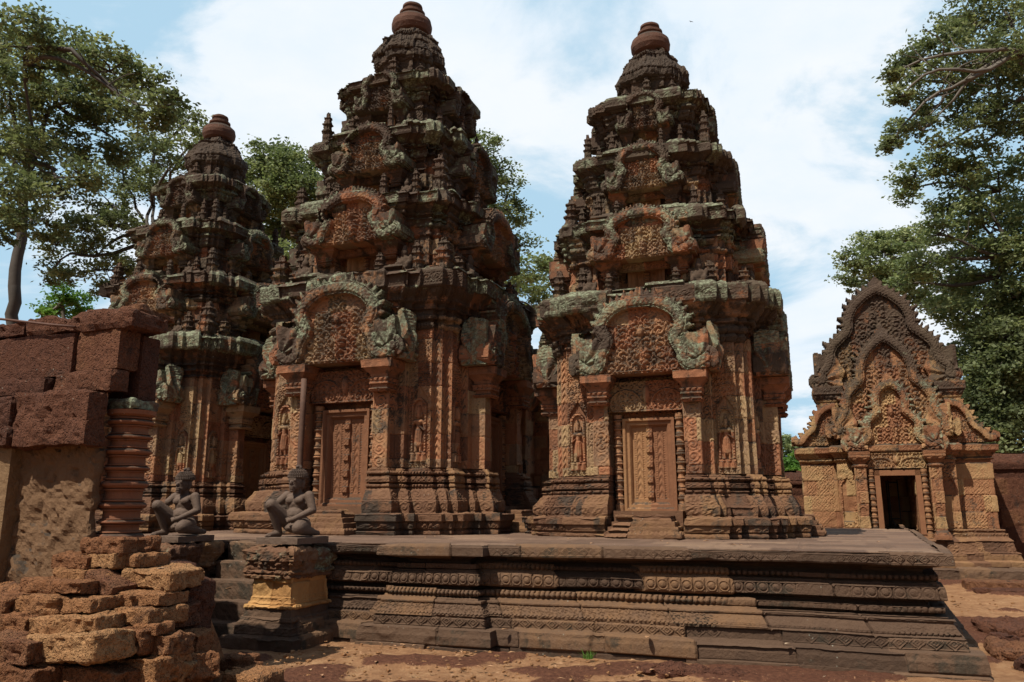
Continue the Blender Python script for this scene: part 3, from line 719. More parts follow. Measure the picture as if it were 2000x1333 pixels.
        prism('storey_cornice', up2, [(zc_-.08, -.04), (zc_-.05, .03), (zc_, .04, 'lotus'), (zc_+.12*c, .07), (zc_+.14*c, .02), (zc_+.20*c, .02), (zc_+.21*c, .08, 'bead'), (zc_+.30*c, .09), (zc_+.31*c, .05), (zc_+.36*c, .06), (zc_+.50*c, .15), (zc_+.52*c, .20, 'corn'), (zc_+.86*c, .20), (zc_+.87*c, .16), (zc_+.92*c, .16), (zc_+.93*c, .12), (zc_+c, .11), (zc_+c+.01, -.02), (zc_+c+.08, -.04), (zc_+c+.09, -.2), (zc_+c+.10, -.45*wd)], M_top, root, res*.9, .006, seed+40+i, uf2, blk=(.34, .24), chip=.14, cd=.06, drk=.05+.15*i, grn=lambda z: .6, eres=eres_t, lf=.07, warp=.0)
        # niche door, pilaster capitals, pediment on each side
        Hn = hb*.74
        if i < 3:
            nd = door_mesh(.62*k_*1.1, hb*.62, seed+50+i, .016)
            pmm = pediment_mesh(seed+60+i, res=.017, H=(.30*hb+.88*hc), Wd=.86*k_, mat=M_top, w=.085*k_+.012, leaf=.08*k_, depth=.09, th=.42, drk=-.12+.12*i, grn=.65, broken=.5)
            for k in range(4):
                a = k*PI/2; Rm = lambda x, y: (x*math.cos(a)-y*math.sin(a), x*math.sin(a)+y*math.cos(a))
                nd_ = link('niche_door', nd, None, root, (*Rm(0, -1.40*k_), z0+.05), a)
                link('pediment', pmm, None, root, (*Rm(0, -1.92*k_-.05), z0+hb*.64), a)
                link('niche_lintel', lm, None, nd_, (0, -.22*k_, hb*.50-.05), 0, sc=(.82*k_, .7, .40*k_))
                for sx in (-1, 1):
                    link('capital', cap_me, None, root, (*Rm(sx*.64*k_, -1.62*k_), z0+hb*.66-.47*.6), a, sc=(k_, k_, .6))
        # little shrines at the corners and guardians beside the niches stand on the cornice below
        prev = 1.42 if i == 0 else st_[i-1][3]
        ra = prev*.97+.10; zb = z0+.02
        for k in range(4):
            a = k*PI/2+PI/4; r = ra*1.36
            if rs.random() < .93: link('antefix', am[rs.randrange(2)], None, root, (r*math.cos(a), r*math.sin(a), zb-.05), k*PI/2, sc=(k_*1.08, k_*1.08, (.95+.25*rs.random())*(1.04-.12*i)))
            a2 = k*PI/2; R2 = lambda x, y: (x*math.cos(a2)-y*math.sin(a2), x*math.sin(a2)+y*math.cos(a2))
            for sx in (-1, 1):
                if rs.random() < .85: link('guardian_figure', gm, None, root, (*R2(sx*(.94*k_+.04), -1.72*k_-.08), zb-.03), a2, sc=k_*(.85+.3*rs.random()))
                if rs.random() < .7: link('antefix', am[1], None, root, (*R2(sx*(.60*k_), -(prev*1.19)-.02), zb-.04), a2, sc=(k_*.7, k_*.7, .55+.2*rs.random()))
                if rs.random() < .8: link('antefix', am[0], None, root, (*R2(sx*(1.16*k_), -1.62*k_-.08), zb-.04), a2, sc=(k_*.75, k_*.75, .72+.2*rs.random()))
    # crown storey: drum with petals
    def petals(k): return None
    cz = 7.44
    cpts, cf_ = fourfold([(.30, -.50), (.30, -.44), (.40, -.44), (.40, -.40)], [1]*4)
    prism('crown_wall', cpts, [(cz-.1, .04), (cz, .04), (cz+.02, .0, 'wall'), (cz+.50, 0), (cz+.52, .04, 'bead'), (cz+.66, .04)], M_top, root, res*1.0, .012, seed+70, cf_, blk=(.25, .2), chip=.05, drk=.25, eres=eres_t)
    pts = [((.50+.035*math.cos(th*8))*math.cos(th), (.50+.035*math.cos(th*8))*math.sin(th)) for th in [i/48*2*PI for i in range(48)]]
    prism('crown', pts, [(cz+.53, -.02), (cz+.55, .08), (cz+.58, .14, 'lotus'), (cz+.74, .15, 'scroll'), (cz+.90, .07), (cz+.93, .05, 'lotus'), (cz+1.05, -.03), (cz+1.08, -.05), (cz+1.09, -.03, 'bead'), (cz+1.14, -.04), (cz+1.17, -.10), (cz+1.23, -.13), (cz+1.30, -.28)], M_crown, root, res, .016, seed+71, blk=(.2, .22), chip=.06, drk=.5, lf=.03, joint=.012)
    for k in range(8):
        th = k*PI/4; link('antefix', am[k % 2], None, root, (.60*math.cos(th), .60*math.sin(th), cz-.06), th, sc=(.6, .6, .85+.15*rs.random()))
    r = .34
    pot = [(.27, 8.40), (.30, 8.44), (.25, 8.48), (.25, 8.51), (.32, 8.55), (.36, 8.63), (.368, 8.71), (.35, 8.79), (.28, 8.86), (.21, 8.885), (.205, 8.92), (.235, 8.94), (.235, 8.98), (.20, 9.00), (.165, 9.02), (.165, 9.06), (.185, 9.08), (.18, 9.12), (.12, 9.16), (.05, 9.18), (0.001, 9.185)]
    pot = [(a, b+.235) for a, b in pot]
    lathe('finial', pot, M_pot, root, seg=40, amp=.006, seed=seed)
    return root
ZP = 1.17
# ------------------------------------------------------------------ ground
def ground():
    def axis(lo, hi, a, b, fine, coarse_n):
        m = list(np.arange(a, b, fine)); k1 = a-np.geomspace(fine, a-lo, coarse_n); k2 = b+np.geomspace(fine, hi-b, coarse_n)
        return np.array(sorted(set(np.round(k1, 4))) + m + sorted(set(np.round(k2, 4))))
    xs = axis(-600, 600, -5, 12, .045, 60); ys = axis(-60, 900, 2.5, 15, .045, 60)
    X, Y = np.meshgrid(xs, ys, indexing='ij')
    s = (X-P0[0])*A[0]+(Y-P0[1])*A[1]; t = (X-P0[0])*B[0]+(Y-P0[1])*B[1]
    Z = .05+.035*fbm(X*.8, Y*.8, 0*X, 3, 1)+.016*fbm(X*5, Y*5, 0*X, 3, 2)+.008*fbm(X*18, Y*18, 0*X, 2, 3)
    # worn laterite humps
    hump = smooth01((fbm(X*.9+7, Y*1.3, 0*X, 2, 9)-.05)*6); Z = Z+hump*(.045+.02*fbm(X*11, Y*11, 0*X, 3, 6))
    Z = Z + .10*smooth01((-t-5.2)/1.5*-1+1)*0
    far = np.clip((np.hypot(X-3, Y-10)-30)/60, 0, 1); Z = Z*(1-far)
    n, m = X.shape; idx = np.arange(n*m).reshape(n, m)
    F = np.stack([idx[:-1, :-1], idx[1:, :-1], idx[1:, 1:], idx[:-1, 1:]], -1).reshape(-1, 4)
    st = np.stack([hump, 0*hump, 0*hump], -1).reshape(-1, 3)
    mt = bpy.data.materials.new('orange_earth'); mt.use_nodes = True; t_ = NT(mt.node_tree)
    P = t_.n('ShaderNodeNewGeometry').outputs['Position']; at = t_.n('ShaderNodeAttribute', attribute_name='st').outputs['Vector']
    hm = t_.n('ShaderNodeSeparateXYZ', {0: at}).outputs[0]
    n1 = t_.noise(P, 1.5, 6); n2 = t_.noise(P, 22., 6, .7); n3 = t_.noise(P, 90., 4, .7); n4 = t_.noise(P, 5., 6, .65)
    earth = t_.ramp(t_.m('ADD', t_.m('MULTIPLY', n4, .6), t_.m('MULTIPLY', n2, .4)), [(.3, (.19, .095, .05)), (.5, (.33, .175, .09)), (.68, (.46, .28, .15))])
    lat = t_.ramp(n2, [(.3, (.07, .028, .018)), (.55, (.14, .06, .036)), (.75, (.22, .10, .055))])
    f = t_.ss(t_.m('ADD', hm, t_.m('ADD', t_.m('MULTIPLY', t_.m('SUBTRACT', n4, .5), 1.6), t_.m('MULTIPLY', t_.m('SUBTRACT', n2, .5), 1.2))), .42, .66)
    c = t_.mix(f, earth, lat)
    vo = t_.n('ShaderNodeTexVoronoi', {'Vector': P, 'Scale': 30.}); vd = vo.outputs['Distance']
    c = t_.mix(t_.m('MULTIPLY', t_.m('SUBTRACT', 1., t_.ss(vd, .10, .2)), t_.ss(n4, .52, .62)), c, (.50, .30, .17))
    bp = t_.n('ShaderNodeBump', {'Height': t_.m('ADD', n2, t_.m('MULTIPLY', n3, .6)), 'Strength': 1.0, 'Distance': .035})
    bs = t_.n('ShaderNodeBsdfPrincipled', {'Base Color': c, 'Roughness': .95, 'Normal': bp.outputs[0]}); bs.inputs['Specular IOR Level'].default_value = .1
    t_.n('ShaderNodeOutputMaterial', {0: bs.outputs[0]})
    o = link('ground', mkmesh('ground', np.stack([X, Y, Z], -1).reshape(-1, 3), F, st, smooth=True), mt)
    tag(o, kind='structure')
ground()

# ------------------------------------------------------------------ platform
def platform():
    root = empty('temple_platform', 'long dark moulded sandstone platform carrying the shrine towers, with bead and lotus bands', 'platform', T2(0, -4.8, .1), -PH)
    y = lambda t: t+4.8
    plan = [(-15, y(-4.75)), (-5.15, y(-4.75)), (-5.15, y(-4.35)), (-4.05, y(-4.35)), (-4.05, y(-4.9)), (-2.62, y(-4.86)), (-2.62, y(-4.97)), (-1.29, y(-4.97)), (-1.29, y(-4.80)), (3.45, y(-4.70)), (3.95, y(2.6)), (4.3, y(9)), (-15, y(9))]
    H = 1.07
    prof = [(-.15, .17), (.10, .165), (.135, .155), (.175, .15), (.18, .025), (.19, .03, 'dia'), (.305, .025), (.31, .0, 'bead'), (.335, 0), (.34, .0, 'folw'), (.43, -.06), (.435, -.04), (.455, -.04), (.457, -.10), (.475, -.10), (.48, -.20), (.50, -.20), (.505, -.11, 'bead'), (.565, -.11), (.57, -.24), (.61, -.24), (.62, -.13), (.63, -.09, 'lotus'), (.745, -.10), (.75, -.13), (.765, -.13), (.77, -.16), (.785, -.16), (.79, -.22), (.80, -.15, 'bead'), (.855, -.15), (.86, -.27), (.90, -.26), (.935, -.12), (.95, -.02), (.95, .01), (.965, .01, 'dia'), (1.045, .005), (H, -.015), (H+.003, -.06), (H+.004, -.1)]
    er = lambda mid, n, r: r*8 if (mid[0] < -7 or n[1] > .5 or (n[0] > .5 and mid[0] > 3)) else r
    prism('moulded_wall', plan, prof, M_plat, root, .0095, .005, 5, [1]*len(plan), blk=(.95, .29), weark=1.5, chip=.02, cd=.03, eres=er, lf=.024, joint=.022, warp=.012)
    # paving on top
    xl = lambda x, z: x < 3.45+(z)*.066-.09
    def hf(x, z):
        r = np.floor(z/.52); xx = x/.9+hs(r, r*0, 3)*.9; fx = np.abs(xx % 1-.5); fz = np.abs((z/.52) % 1-.5)
        j = np.minimum((.5-fx)*.9, (.5-fz)*.52)
        return -.014*smooth01(1-j/.03)+.012*(hs(np.floor(xx), r, 4)-.5)
    mk = lambda x, z: xl(x, z) & ~((x > -5.2) & (x < -4.0) & (z < .50)) & (z > np.where(x < -4.05, .12, np.where(x < -2.6, .03, np.where(x < -1.3, -.08, .10))))
    relief('paving', -8, 4.2, -.3, 9, .04, hf, mk, th=.012, mat=M_pave, parent=root, loc=(0, 0, H-.003), flat=True, amp=.004, seed=8, blk=(.9, .52))
    return root
plat = platform()
def pedestal(s, t, label, mat, seed, low=False):
    r = empty('statue_pedestal', label, 'pedestal', T2(s, t, .03), -PH, 'pedestals flanking the platform stairs')
    w, d = .29, .42
    pl = [(-w, -.32), (w, -.32), (w, d), (-w, d)]
    prism('pedestal_base', pl, [(-.1, .20), (.12, .20), (.15, .19), (.155, .10), (.17, .10, 'dia'), (.25, .09), (.26, .08, 'lotus'), (.34, .05), (.345, .03), (.43, .02)], M_plat, r, .018, .010, seed, [1]*4, blk=(.4, .3), lf=.02, grn=lambda z: .2)
    prism('pedestal_die', pl, [(.425, .0), (.43, .03, 'bead'), (.47, .03), (.475, .0), (.50, .0), (.505, -.01, 'dia'), (.56, -.01), (.565, -.015), (.76, -.015), (.765, .0)], mat, r, .018, .010, seed+1, [1]*4, blk=(.33, .36), lf=.02, grn=lambda z: .5)
    prism('pedestal_cap', pl, [(.76, .0), (.77, .02), (.81, .03, 'lotus'), (.85, .04), (.855, .01), (.90, .03, 'lotus'), (.96, .05), (.97, .06), (1.07, .06), (1.10, .04), (1.12, 0), (1.13, -.2)], M_base, r, .02, .030, seed+2, [1]*4, blk=(.5, .4), chip=.1, lf=.02, grn=lambda z: .8, warp=.05)
    return r
pedestal(-3.66, -5.28, 'tall pedestal with yellow ochre middle beside the stairs, under the right guardian', M_ped, 31)
pedestal(-5.42, -5.28, 'grey lichen-spotted pedestal left of the platform stairs, under the left guardian', M_plat, 41)
def stairs():
    r = empty('platform_stairs', 'worn stone stairs climbing to the platform between two guardian pedestals', 'stairs', T2(-4.55, -4.9, .05), -PH)
    H = 1.1; n = 5
    for i in range(n):
        h = H*(i+1)/(n+.0)-.02*i; d = .19
        y0 = -.55+i*.21
        block('step', (1.08 if i > 0 else 1.3, .32 if i < n-1 else .3, H/n+.04), (0.02*(i % 2), y0+.1, i*H/n-.05), 0, M_plat, r, 60+i, .03, .014, .025, st=(.2+.15*i, .3, .1))
    return r
stairs()
# ------------------------------------------------------------------ kneeling guardians
def guardian(s, t, z, label, seed, rz=0.):
    r = empty('kneeling_guardian_statue', label, 'statue', T2(s, t, z), -PH+rz, 'kneeling guardian statues at the stairs', 1.10)
    E_ = [((0, .05, .15), (.125, .115, .10)), ((0, .0, .24), (.105, .095, .09)), ((0, .03, .36), (.115, .085, .10)), ((0, .03, .43), (.14, .07, .055)), ((-.055, -.035, .395), (.055, .035, .045)), ((.055, -.035, .395), (.055, .035, .045)),
          ((0, -.015, .575), (.064, .074, .082)), ((0, -.035, .535), (.048, .050, .040)), ((0, .01, .10), (.10, .13, .06)),
          ((0, -.092, .568), (.014, .016, .022)), ((0, -.085, .536), (.026, .012, .009)), ((0, -.083, .520), (.024, .013, .009)), ((-.028, -.077, .590), (.018, .010, .008)), ((.028, -.077, .590), (.018, .010, .008)), ((0, -.078, .607), (.05, .010, .006)), ((0, -.07, .500), (.024, .02, .016)),
          ((-.068, -.0, .57), (.012, .022, .035)), ((.068, -.0, .57), (.012, .022, .035)), ((-.066, -.005, .535), (.012, .014, .018)), ((.066, -.005, .535), (.012, .014, .018))]
    C_ = [((0, .02, .46), (0, -.005, .54), .045, .042),
          ((-.07, .02, .14), (-.17, -.21, .345), .082, .058), ((-.17, -.21, .345), (-.135, -.10, .07), .052, .036), ((-.135, -.09, .04), (-.165, -.24, .022), .036, .022),
          ((.08, .03, .12), (.17, -.17, .10), .088, .066), ((.17, -.17, .095), (.14, .12, .055), .060, .042), ((.14, .12, .05), (.15, .22, .04), .035, .025),
          ((.145, .03, .445), (.215, .01, .29), .050, .038), ((.215, .01, .29), (.085, -.13, .20), .038, .026), ((.085, -.13, .20), (.045, -.155, .185), .027, .022),
          ((-.145, .03, .445), (-.195, -.02, .385), .050, .042)]
    for i in range(4): C_.append(((.06-.012*i, -.145, .188+.010*(i-1)), (.012-.010*i+.01, -.172+.004*i, .178+.012*(i-1)), .0095, .0075))
    C_.append(((.07, -.14, .205), (.045, -.165, .222), .010, .008))
    for i in range(5): C_.append(((-.158+.010*i-.02, -.235, .020), (-.165+.011*i-.022, -.262+.003*i, .014), .009, .007))
    hd = lambda c: tuple(a+(b-a)*1.24 for a, b in zip((0, .0, .50), c))
    E_ = [((hd(c), tuple(x*1.24 for x in q)) if c[2] >= .499 else (c, q)) for c, q in E_]
    E_ = [((c, (q[0]*1.12, q[1]*1.06, q[2])) if c[2] < .45 else (c, q)) for c, q in E_]; C_ = [(p, q, a*1.1, b*1.1) if a > .02 else (p, q, a, b) for p, q, a, b in C_]
    me = blob_mesh('body', E_, C_, .0062, amp=.0015, seed=seed, smooth=4); link('body', me, M_stat, r)
    V, F = [], []
    for j in range(6):
        zz = .648+j*.0165; rr = .104*math.sqrt(max(.05, 1-(j/6.3)**2)); m = max(6, int(rr*2*PI/.019))
        for k in range(m):
            a = k/m*2*PI+j*.4; _ico((rr*math.cos(a), .008+rr*1.04*math.sin(a), zz), (.0105, .0105, .010), V, F, 1)
    _ico((0, .008, .665), (.100, .104, .075), V, F, 2); _ico((0, .02, .748), (.036, .040, .030), V, F, 2); _cap((0, -.012, .762), (0, .04, .768), .019, .019, V, F)
    hm = mkmesh('hair', V, F, np.tile(np.array((.3, 0, .2)), (len(V), 1)), True); link('curled_hair', hm, M_stat, r)
    V, F = [], []
    for k in range(28):
        a = k/28*2*PI; _ico((.128*math.cos(a), .04+.12*math.sin(a), .185), (.016, .014, .010), V, F, 1)
    link('belt', mkmesh('belt', V, F, np.tile(np.array((.3, 0, .1)), (len(V), 1)), True), M_stat, r)
    return r
def slab(s, t, z, seed, label):
    o = block('statue_slab', (.58, .64, .075), T2(s, t, z), -PH, M_stat, None, seed, .03, .004, .006, st=(.7, 0, -.3), label=label, cat='slab', group='dark slabs under the guardian statues')
    return o
slab(-3.66, -5.22, 1.17, 3, 'dark stone slab under the right kneeling guardian, above the ochre pedestal')
slab(-5.40, -5.22, 1.165, 4, 'dark stone slab under the left kneeling guardian, beside the ruined doorway')
guardian(-3.66, -5.20, 1.24, 'right kneeling guardian statue, frowning face, above the yellow ochre pedestal', 11, 0.)
guardian(-5.40, -5.20, 1.235, 'left kneeling guardian statue with narrow smiling face, on the grey pedestal', 12, 0.)

# ------------------------------------------------------------------ towers
tower('shrine_tower', 'right-hand carved sandstone tower with the sunlit false door and two robed figures', 0, 0, 1.0, 101)
tower('shrine_tower', 'tallest central tower of red carved sandstone, its false door beside a wooden prop', -5.1, 0, 1.18, 202)
tower('shrine_tower', 'smaller far left tower partly hidden behind the laterite ruin, dark trees behind it', -10.1, 0, 1.0, 303, .8)
def hall():
    r = empty('temple_hall', 'low carved hall joined to the back of the central tower, seen between towers', 'hall', T2(-5.1, 4.6, ZP), -PH)
    pl = [(-2.0, -3.0), (2.0, -3.0), (2.0, -2.4), (2.35, -2.4), (2.35, 3), (-2.35, 3), (-2.35, -2.4), (-2.0, -2.4)]
    prism('wall', pl, [(0, .3), (.3, .3, 'fol'), (.5, .2), (.6, .1, 'lotus'), (.8, .1), (.85, 0, 'wall'), (2.4, 0)], M_st, r, .05, .01, 7)
    prism('cornice', pl, [(2.38, 0), (2.5, .1, 'lotus'), (2.7, .2), (2.72, .25, 'corn'), (2.95, .25), (3.3, -.3), (3.9, -1.2), (4.1, -1.7)], M_top, r, .06, .02, 8, grn=lambda z: .7)
    return r
hall()
prop = empty('wooden_prop', 'old dark timber prop leaning up under the central tower pediment, left of its door', 'prop', T2(-5.66, -2.42, ZP), -PH)
def tube(name, pts, rad, mat, parent=None, seg=8, st=(.5, 0, 0)):
    pts = [Vector(p) for p in pts]; V, F = [], []
    for i, p in enumerate(pts):
        d = (pts[min(i+1, len(pts)-1)]-pts[max(i-1, 0)]).normalized(); x = d.orthogonal().normalized(); y = d.cross(x); r = rad[i] if hasattr(rad, '__len__') else rad
        for s in range(seg): a = s/seg*2*PI; V.append(tuple(p+x*(r*math.cos(a))+y*(r*math.sin(a))))
    for i in range(len(pts)-1):
        for s in range(seg): F.append([i*seg+s, i*seg+(s+1) % seg, (i+1)*seg+(s+1) % seg, (i+1)*seg+s])
    F.append(list(range(seg))[::-1]); F.append([(len(pts)-1)*seg+s for s in range(seg)])
    return link(name, mkmesh(name, V, F, np.tile(np.array(st), (len(V), 1)), True), mat, parent)
tube('post', [(0.06, 0, 0), (.05, .01, .6), (.02, .02, 1.3), (.0, .05, 2.0), (-.03, .08, 2.55)], .05, M_wood, prop)

# ------------------------------------------------------------------ gate pavilion on the right
def gate():
    r = empty('gate_pavilion', 'orange sandstone gate pavilion with three nested flaming pediments, right of the platform', 'pavilion', T2(4.14, 7.0, 0.0), -PH, None, 1.03)
    # centre block with door passage, then the wings set back
    pl = [(-2.0, .55), (-1.22, .55), (-1.22, .20), (-.86, .20), (-.86, 0), (-.36, 0), (-.36, 1.9), (.36, 1.9), (.36, 0), (.86, 0), (.86, .20), (1.22, .20), (1.22, .55), (2.0, .55), (2.0, 2.6), (-2.0, 2.6)]
    ef = [1, 1, 1, 1, 1, 0, 0, 0, 1, 1, 1, 1, 1, 1, 1, 1]
    er = lambda m, n, q: q*4 if (n[1] > .5 or m[1] > 1.2) else q
    prism('base', pl, [(-.1, .40), (.38, .40), (.40, .36), (.42, .30), (.50, .30, 'lotus'), (.58, .30), (.59, .22, 'fol'), (.80, .18), (.81, .20, 'fol'), (.82, .20), (.90, .12), (.92, .12, 'lotus'), (.98, .12), (.99, .05), (1.02, .08, 'bead'), (1.06, .08), (1.07, 0), (1.08, 0)], M_base, r, .03, .008, 71, ef, eres=er, grn=lambda z: .3, drk=-.1)
    prism('wall', pl, [(1.07, 0), (1.09, 0, 'wall'), (2.60, 0), (2.61, 0)], M_gate, r, .024, .006, 72, ef, eres=er, blk=(.5, .36), lf=.02, drk=-.1)
    cf = [1]*16; pc = [(-2.0, .55), (-1.22, .55), (-1.22, .22), (-.88, .22), (-.88, .06), (.88, .06), (.88, .22), (1.22, .22), (1.22, .55), (2.0, .55), (2.0, 2.6), (-2.0, 2.6)]
    prism('cornice', pc, [(2.56, -.06), (2.58, 0), (2.60, .05, 'bead'), (2.64, .05), (2.65, .02), (2.68, .05, 'lotus'), (2.76, .10), (2.78, .14), (2.80, .15, 'corn'), (2.92, .16), (2.95, .1), (2.98, -.2), (3.0, -.5)], M_gate, r, .026, .010, 73, eres=er, grn=lambda z: .6)
    # roof body behind the gables
    pr_ = [(-1.35, .6), (1.35, .6), (1.35, 2.6), (-1.35, 2.6)]
    prism('roof', pr_, [(2.95, 0), (3.9, 0, 'corn'), (4.05, .12), (4.3, .14), (4.45, .0), (5.2, -.3), (5.9, -.75), (6.1, -1.2)], M_gate, r, .05, .02, 74, grn=lambda z: .4, drk=.2)
    prism('plinth', [(-2.6, -.55), (3.9, -.55), (3.9, 3.0), (-2.6, 3.0)], [(-.15, .12), (.26, .10), (.28, .02), (.285, 0), (.30, -.4)], M_plat, r, .03, .012, 78, blk=(.6, .45), lf=.03, weark=1.)
    # door frame
    dfr = link('door_frame', box_mesh([(-.47, -.36, -.10, .3, .86, 2.36), (.36, .47, -.10, .3, .86, 2.36), (-.47, .47, -.10, .3, 2.24, 2.36), (-.47, .47, -.10, .3, .80, .90)]), M_door, r)
    link('passage_ceiling', box_mesh([(-.5, .5, .2, 1.95, 2.3, 2.5)]), M_lat, r); link('threshold', box_mesh([(-.36, .36, -.05, 1.95, .5, .82)]), M_lat, r)
    lg = lintel_mesh(1.22, .34, 75); lg.materials.clear(); lg.materials.append(M_gate); link('lintel', lg, None, dfr, (0, -.06, 2.40))
    cl = lathe('colonette', colonette_prof(1.5, .062), M_gate, None, seg=14, link_it=False)
    for sx in (-1, 1): link('colonette', cl, None, dfr, (sx*.54, -.08, .88))
    # front pilasters and capitals
    for sx in (-1, 1):
        prism('pilaster', [(-.12, -.1), (.12, -.1), (.12, .1), (-.12, .1)], [(.85, .06), (.95, .06, 'lotus'), (1.03, .02), (1.05, 0), (1.07, 0, 'wall'), (2.42, 0), (2.43, .03, 'bead'), (2.48, .03), (2.5, 0), (2.55, .03, 'lotus'), (2.65, .10), (2.78, .11), (2.79, 0)], M_gate, r, .022, .006, 76, loc=(sx*.76, -.10, 0), grn=lambda z: .2)
    H1 = [(0, 1.05), (.14, 1.02), (.30, .90), (.34, .74), (.28, .62), (.40, .55), (.58, .44), (.56, .32), (.52, .22), (.66, .14), (.80, .06), (.97, .12)]
    H2 = [(0, 1.03), (.15, .985), (.36, .87), (.46, .73), (.46, .60), (.61, .53), (.76, .42), (.77, .30), (.84, .22), (.94, .18), (.90, .07), (1.0, .10)]
    p1 = pediment_mesh(81, H1, w=.085, leaf=.14, H=1.45, Wd=.94, depth=.10, mat=M_gate, res=.019, th=.25, drk=-.12, grn=.9)
    p2 = pediment_mesh(82, H2, w=.10, leaf=.16, H=2.30, Wd=1.20, depth=.10, mat=M_gate, res=.022, th=.3, drk=.0, grn=.7)
    p3 = pediment_mesh(83, H2, w=.11, leaf=.19, H=2.33, Wd=1.50, depth=.10, mat=M_gate, res=.024, th=.35, drk=.1, grn=.3)
    link('pediment', p1, None, r, (0, -.05, 2.80))
    link('pediment', p2, None, r, (0, .22, 3.10))
    link('pediment', p3, None, r, (0, .62, 4.35))
    # half gables over the wings
    def wing(sg):
        poly = smooth_poly([(0, .95), (.30, .88), (.48, .62), (.52, .40), (.72, .26), (.80, .10), (.92, .10)])
        def comp(x, z):
            u = x if sg > 0 else -x
            d, arc, sd = seg_dist(u, z, poly); f = (arc/.13) % 1
            top = np.interp(u, poly[:, 0], poly[:, 1]); return u, d, arc, (z < top), .07+.12*(1-np.abs(2*f-1)**1.4)
        mk = lambda x, z: (lambda u, d, a, i, o: (u > 0) & ((i & (z >= 0) & (u < .92)) | ((d < o) & (z > 0))))(*comp(x, z))
        def hf(x, z):
            u, d, a, i, o = comp(x, z); return np.where(d < .07, .08+.02*np.sqrt(np.clip(1-(d/.07)**2, 0, 1)), np.where(i, .0+o_foliage(x, z, 1, 1, .09, .02), .06))
        return relief('wing_gable', -.02 if sg > 0 else -1.05, 1.05 if sg > 0 else .02, 0, 1.2, .02, hf, mk, th=.3, mat=M_gate, parent=r, loc=(sg*1.15, .45, 2.98), seed=84+sg, grn=.5)
    wing(1); wing(-1)
    for sx in (-1, 1): prism('gable_ledge', [(-.33, -.45), (.33, -.45), (.33, .45), (-.33, .45)], [(3.85, -.12), (4.0, -.10), (4.08, -.04, 'lotus'), (4.18, 0), (4.2, .02, 'corn'), (4.38, .02), (4.39, -.1)], M_gate, r, .025, .01, 90, loc=(sx*1.28, .75, 0), grn=lambda z: .5)
    return r
gate()
for i_, (s_, t_, lx_, ly_, lz_, lb_) in enumerate(((6.2, 4.6, 2.6, .5, .20, 'long low dark stone step at the right picture edge below the gate base'), (5.9, 3.7, 2.0, .45, .13, 'lower worn stone step in the earth between gate base and platform corner'))):
    block('stone_step', (lx_, ly_, lz_), T2(s_, t_, .0), -PH, M_lat, None, 700+i_, .035, .03, .03, label=lb_, cat='stone step', group='low stone steps right of the platform')
fr = empty('metal_scaffold', 'thin dark metal frame standing inside the gate pavilion doorway', 'scaffold', T2(4.12, 7.75, .82), -PH)
for (p, q) in (((-.12, 0, 0), (-.12, 0, 1.4)), ((.08, 0, 0), (.08, 0, 1.4)), ((-.12, 0, .5), (.08, 0, .5)), ((-.12, 0, .5), (.08, 0, .1)), ((-.12, 0, 1.35), (.08, 0, 1.35)), ((-.12, .5, 0), (-.12, .5, 1.4))):
    tube('pole', [p, q], .016, M_metal, fr)
# enclosure walls
def encl(s0, s1, t, h, label):
    o = prism('enclosure_wall', [(-(s1-s0)/2, -.3), ((s1-s0)/2, -.3), ((s1-s0)/2, .3), (-(s1-s0)/2, .3)], [(-.1, 0), (h-.25, 0), (h-.24, .06), (h-.1, .08), (h, .0), (h+.15, -.2), (h+.16, -.3)], M_lat, None, .06, .015, int(t*3), loc=T2((s0+s1)/2, t, 0), rz=-PH, blk=(.7, .38), lf=.02, joint=.02)
    tag(o, label, 'wall')
encl(5.95, 16, 9.6, 2.75, 'red laterite block wall running right from behind the gate pavilion')
encl(-1, 2.2, 10.5, 2.45, 'low laterite wall left of the gate pavilion, seen through the gap beside the right tower')

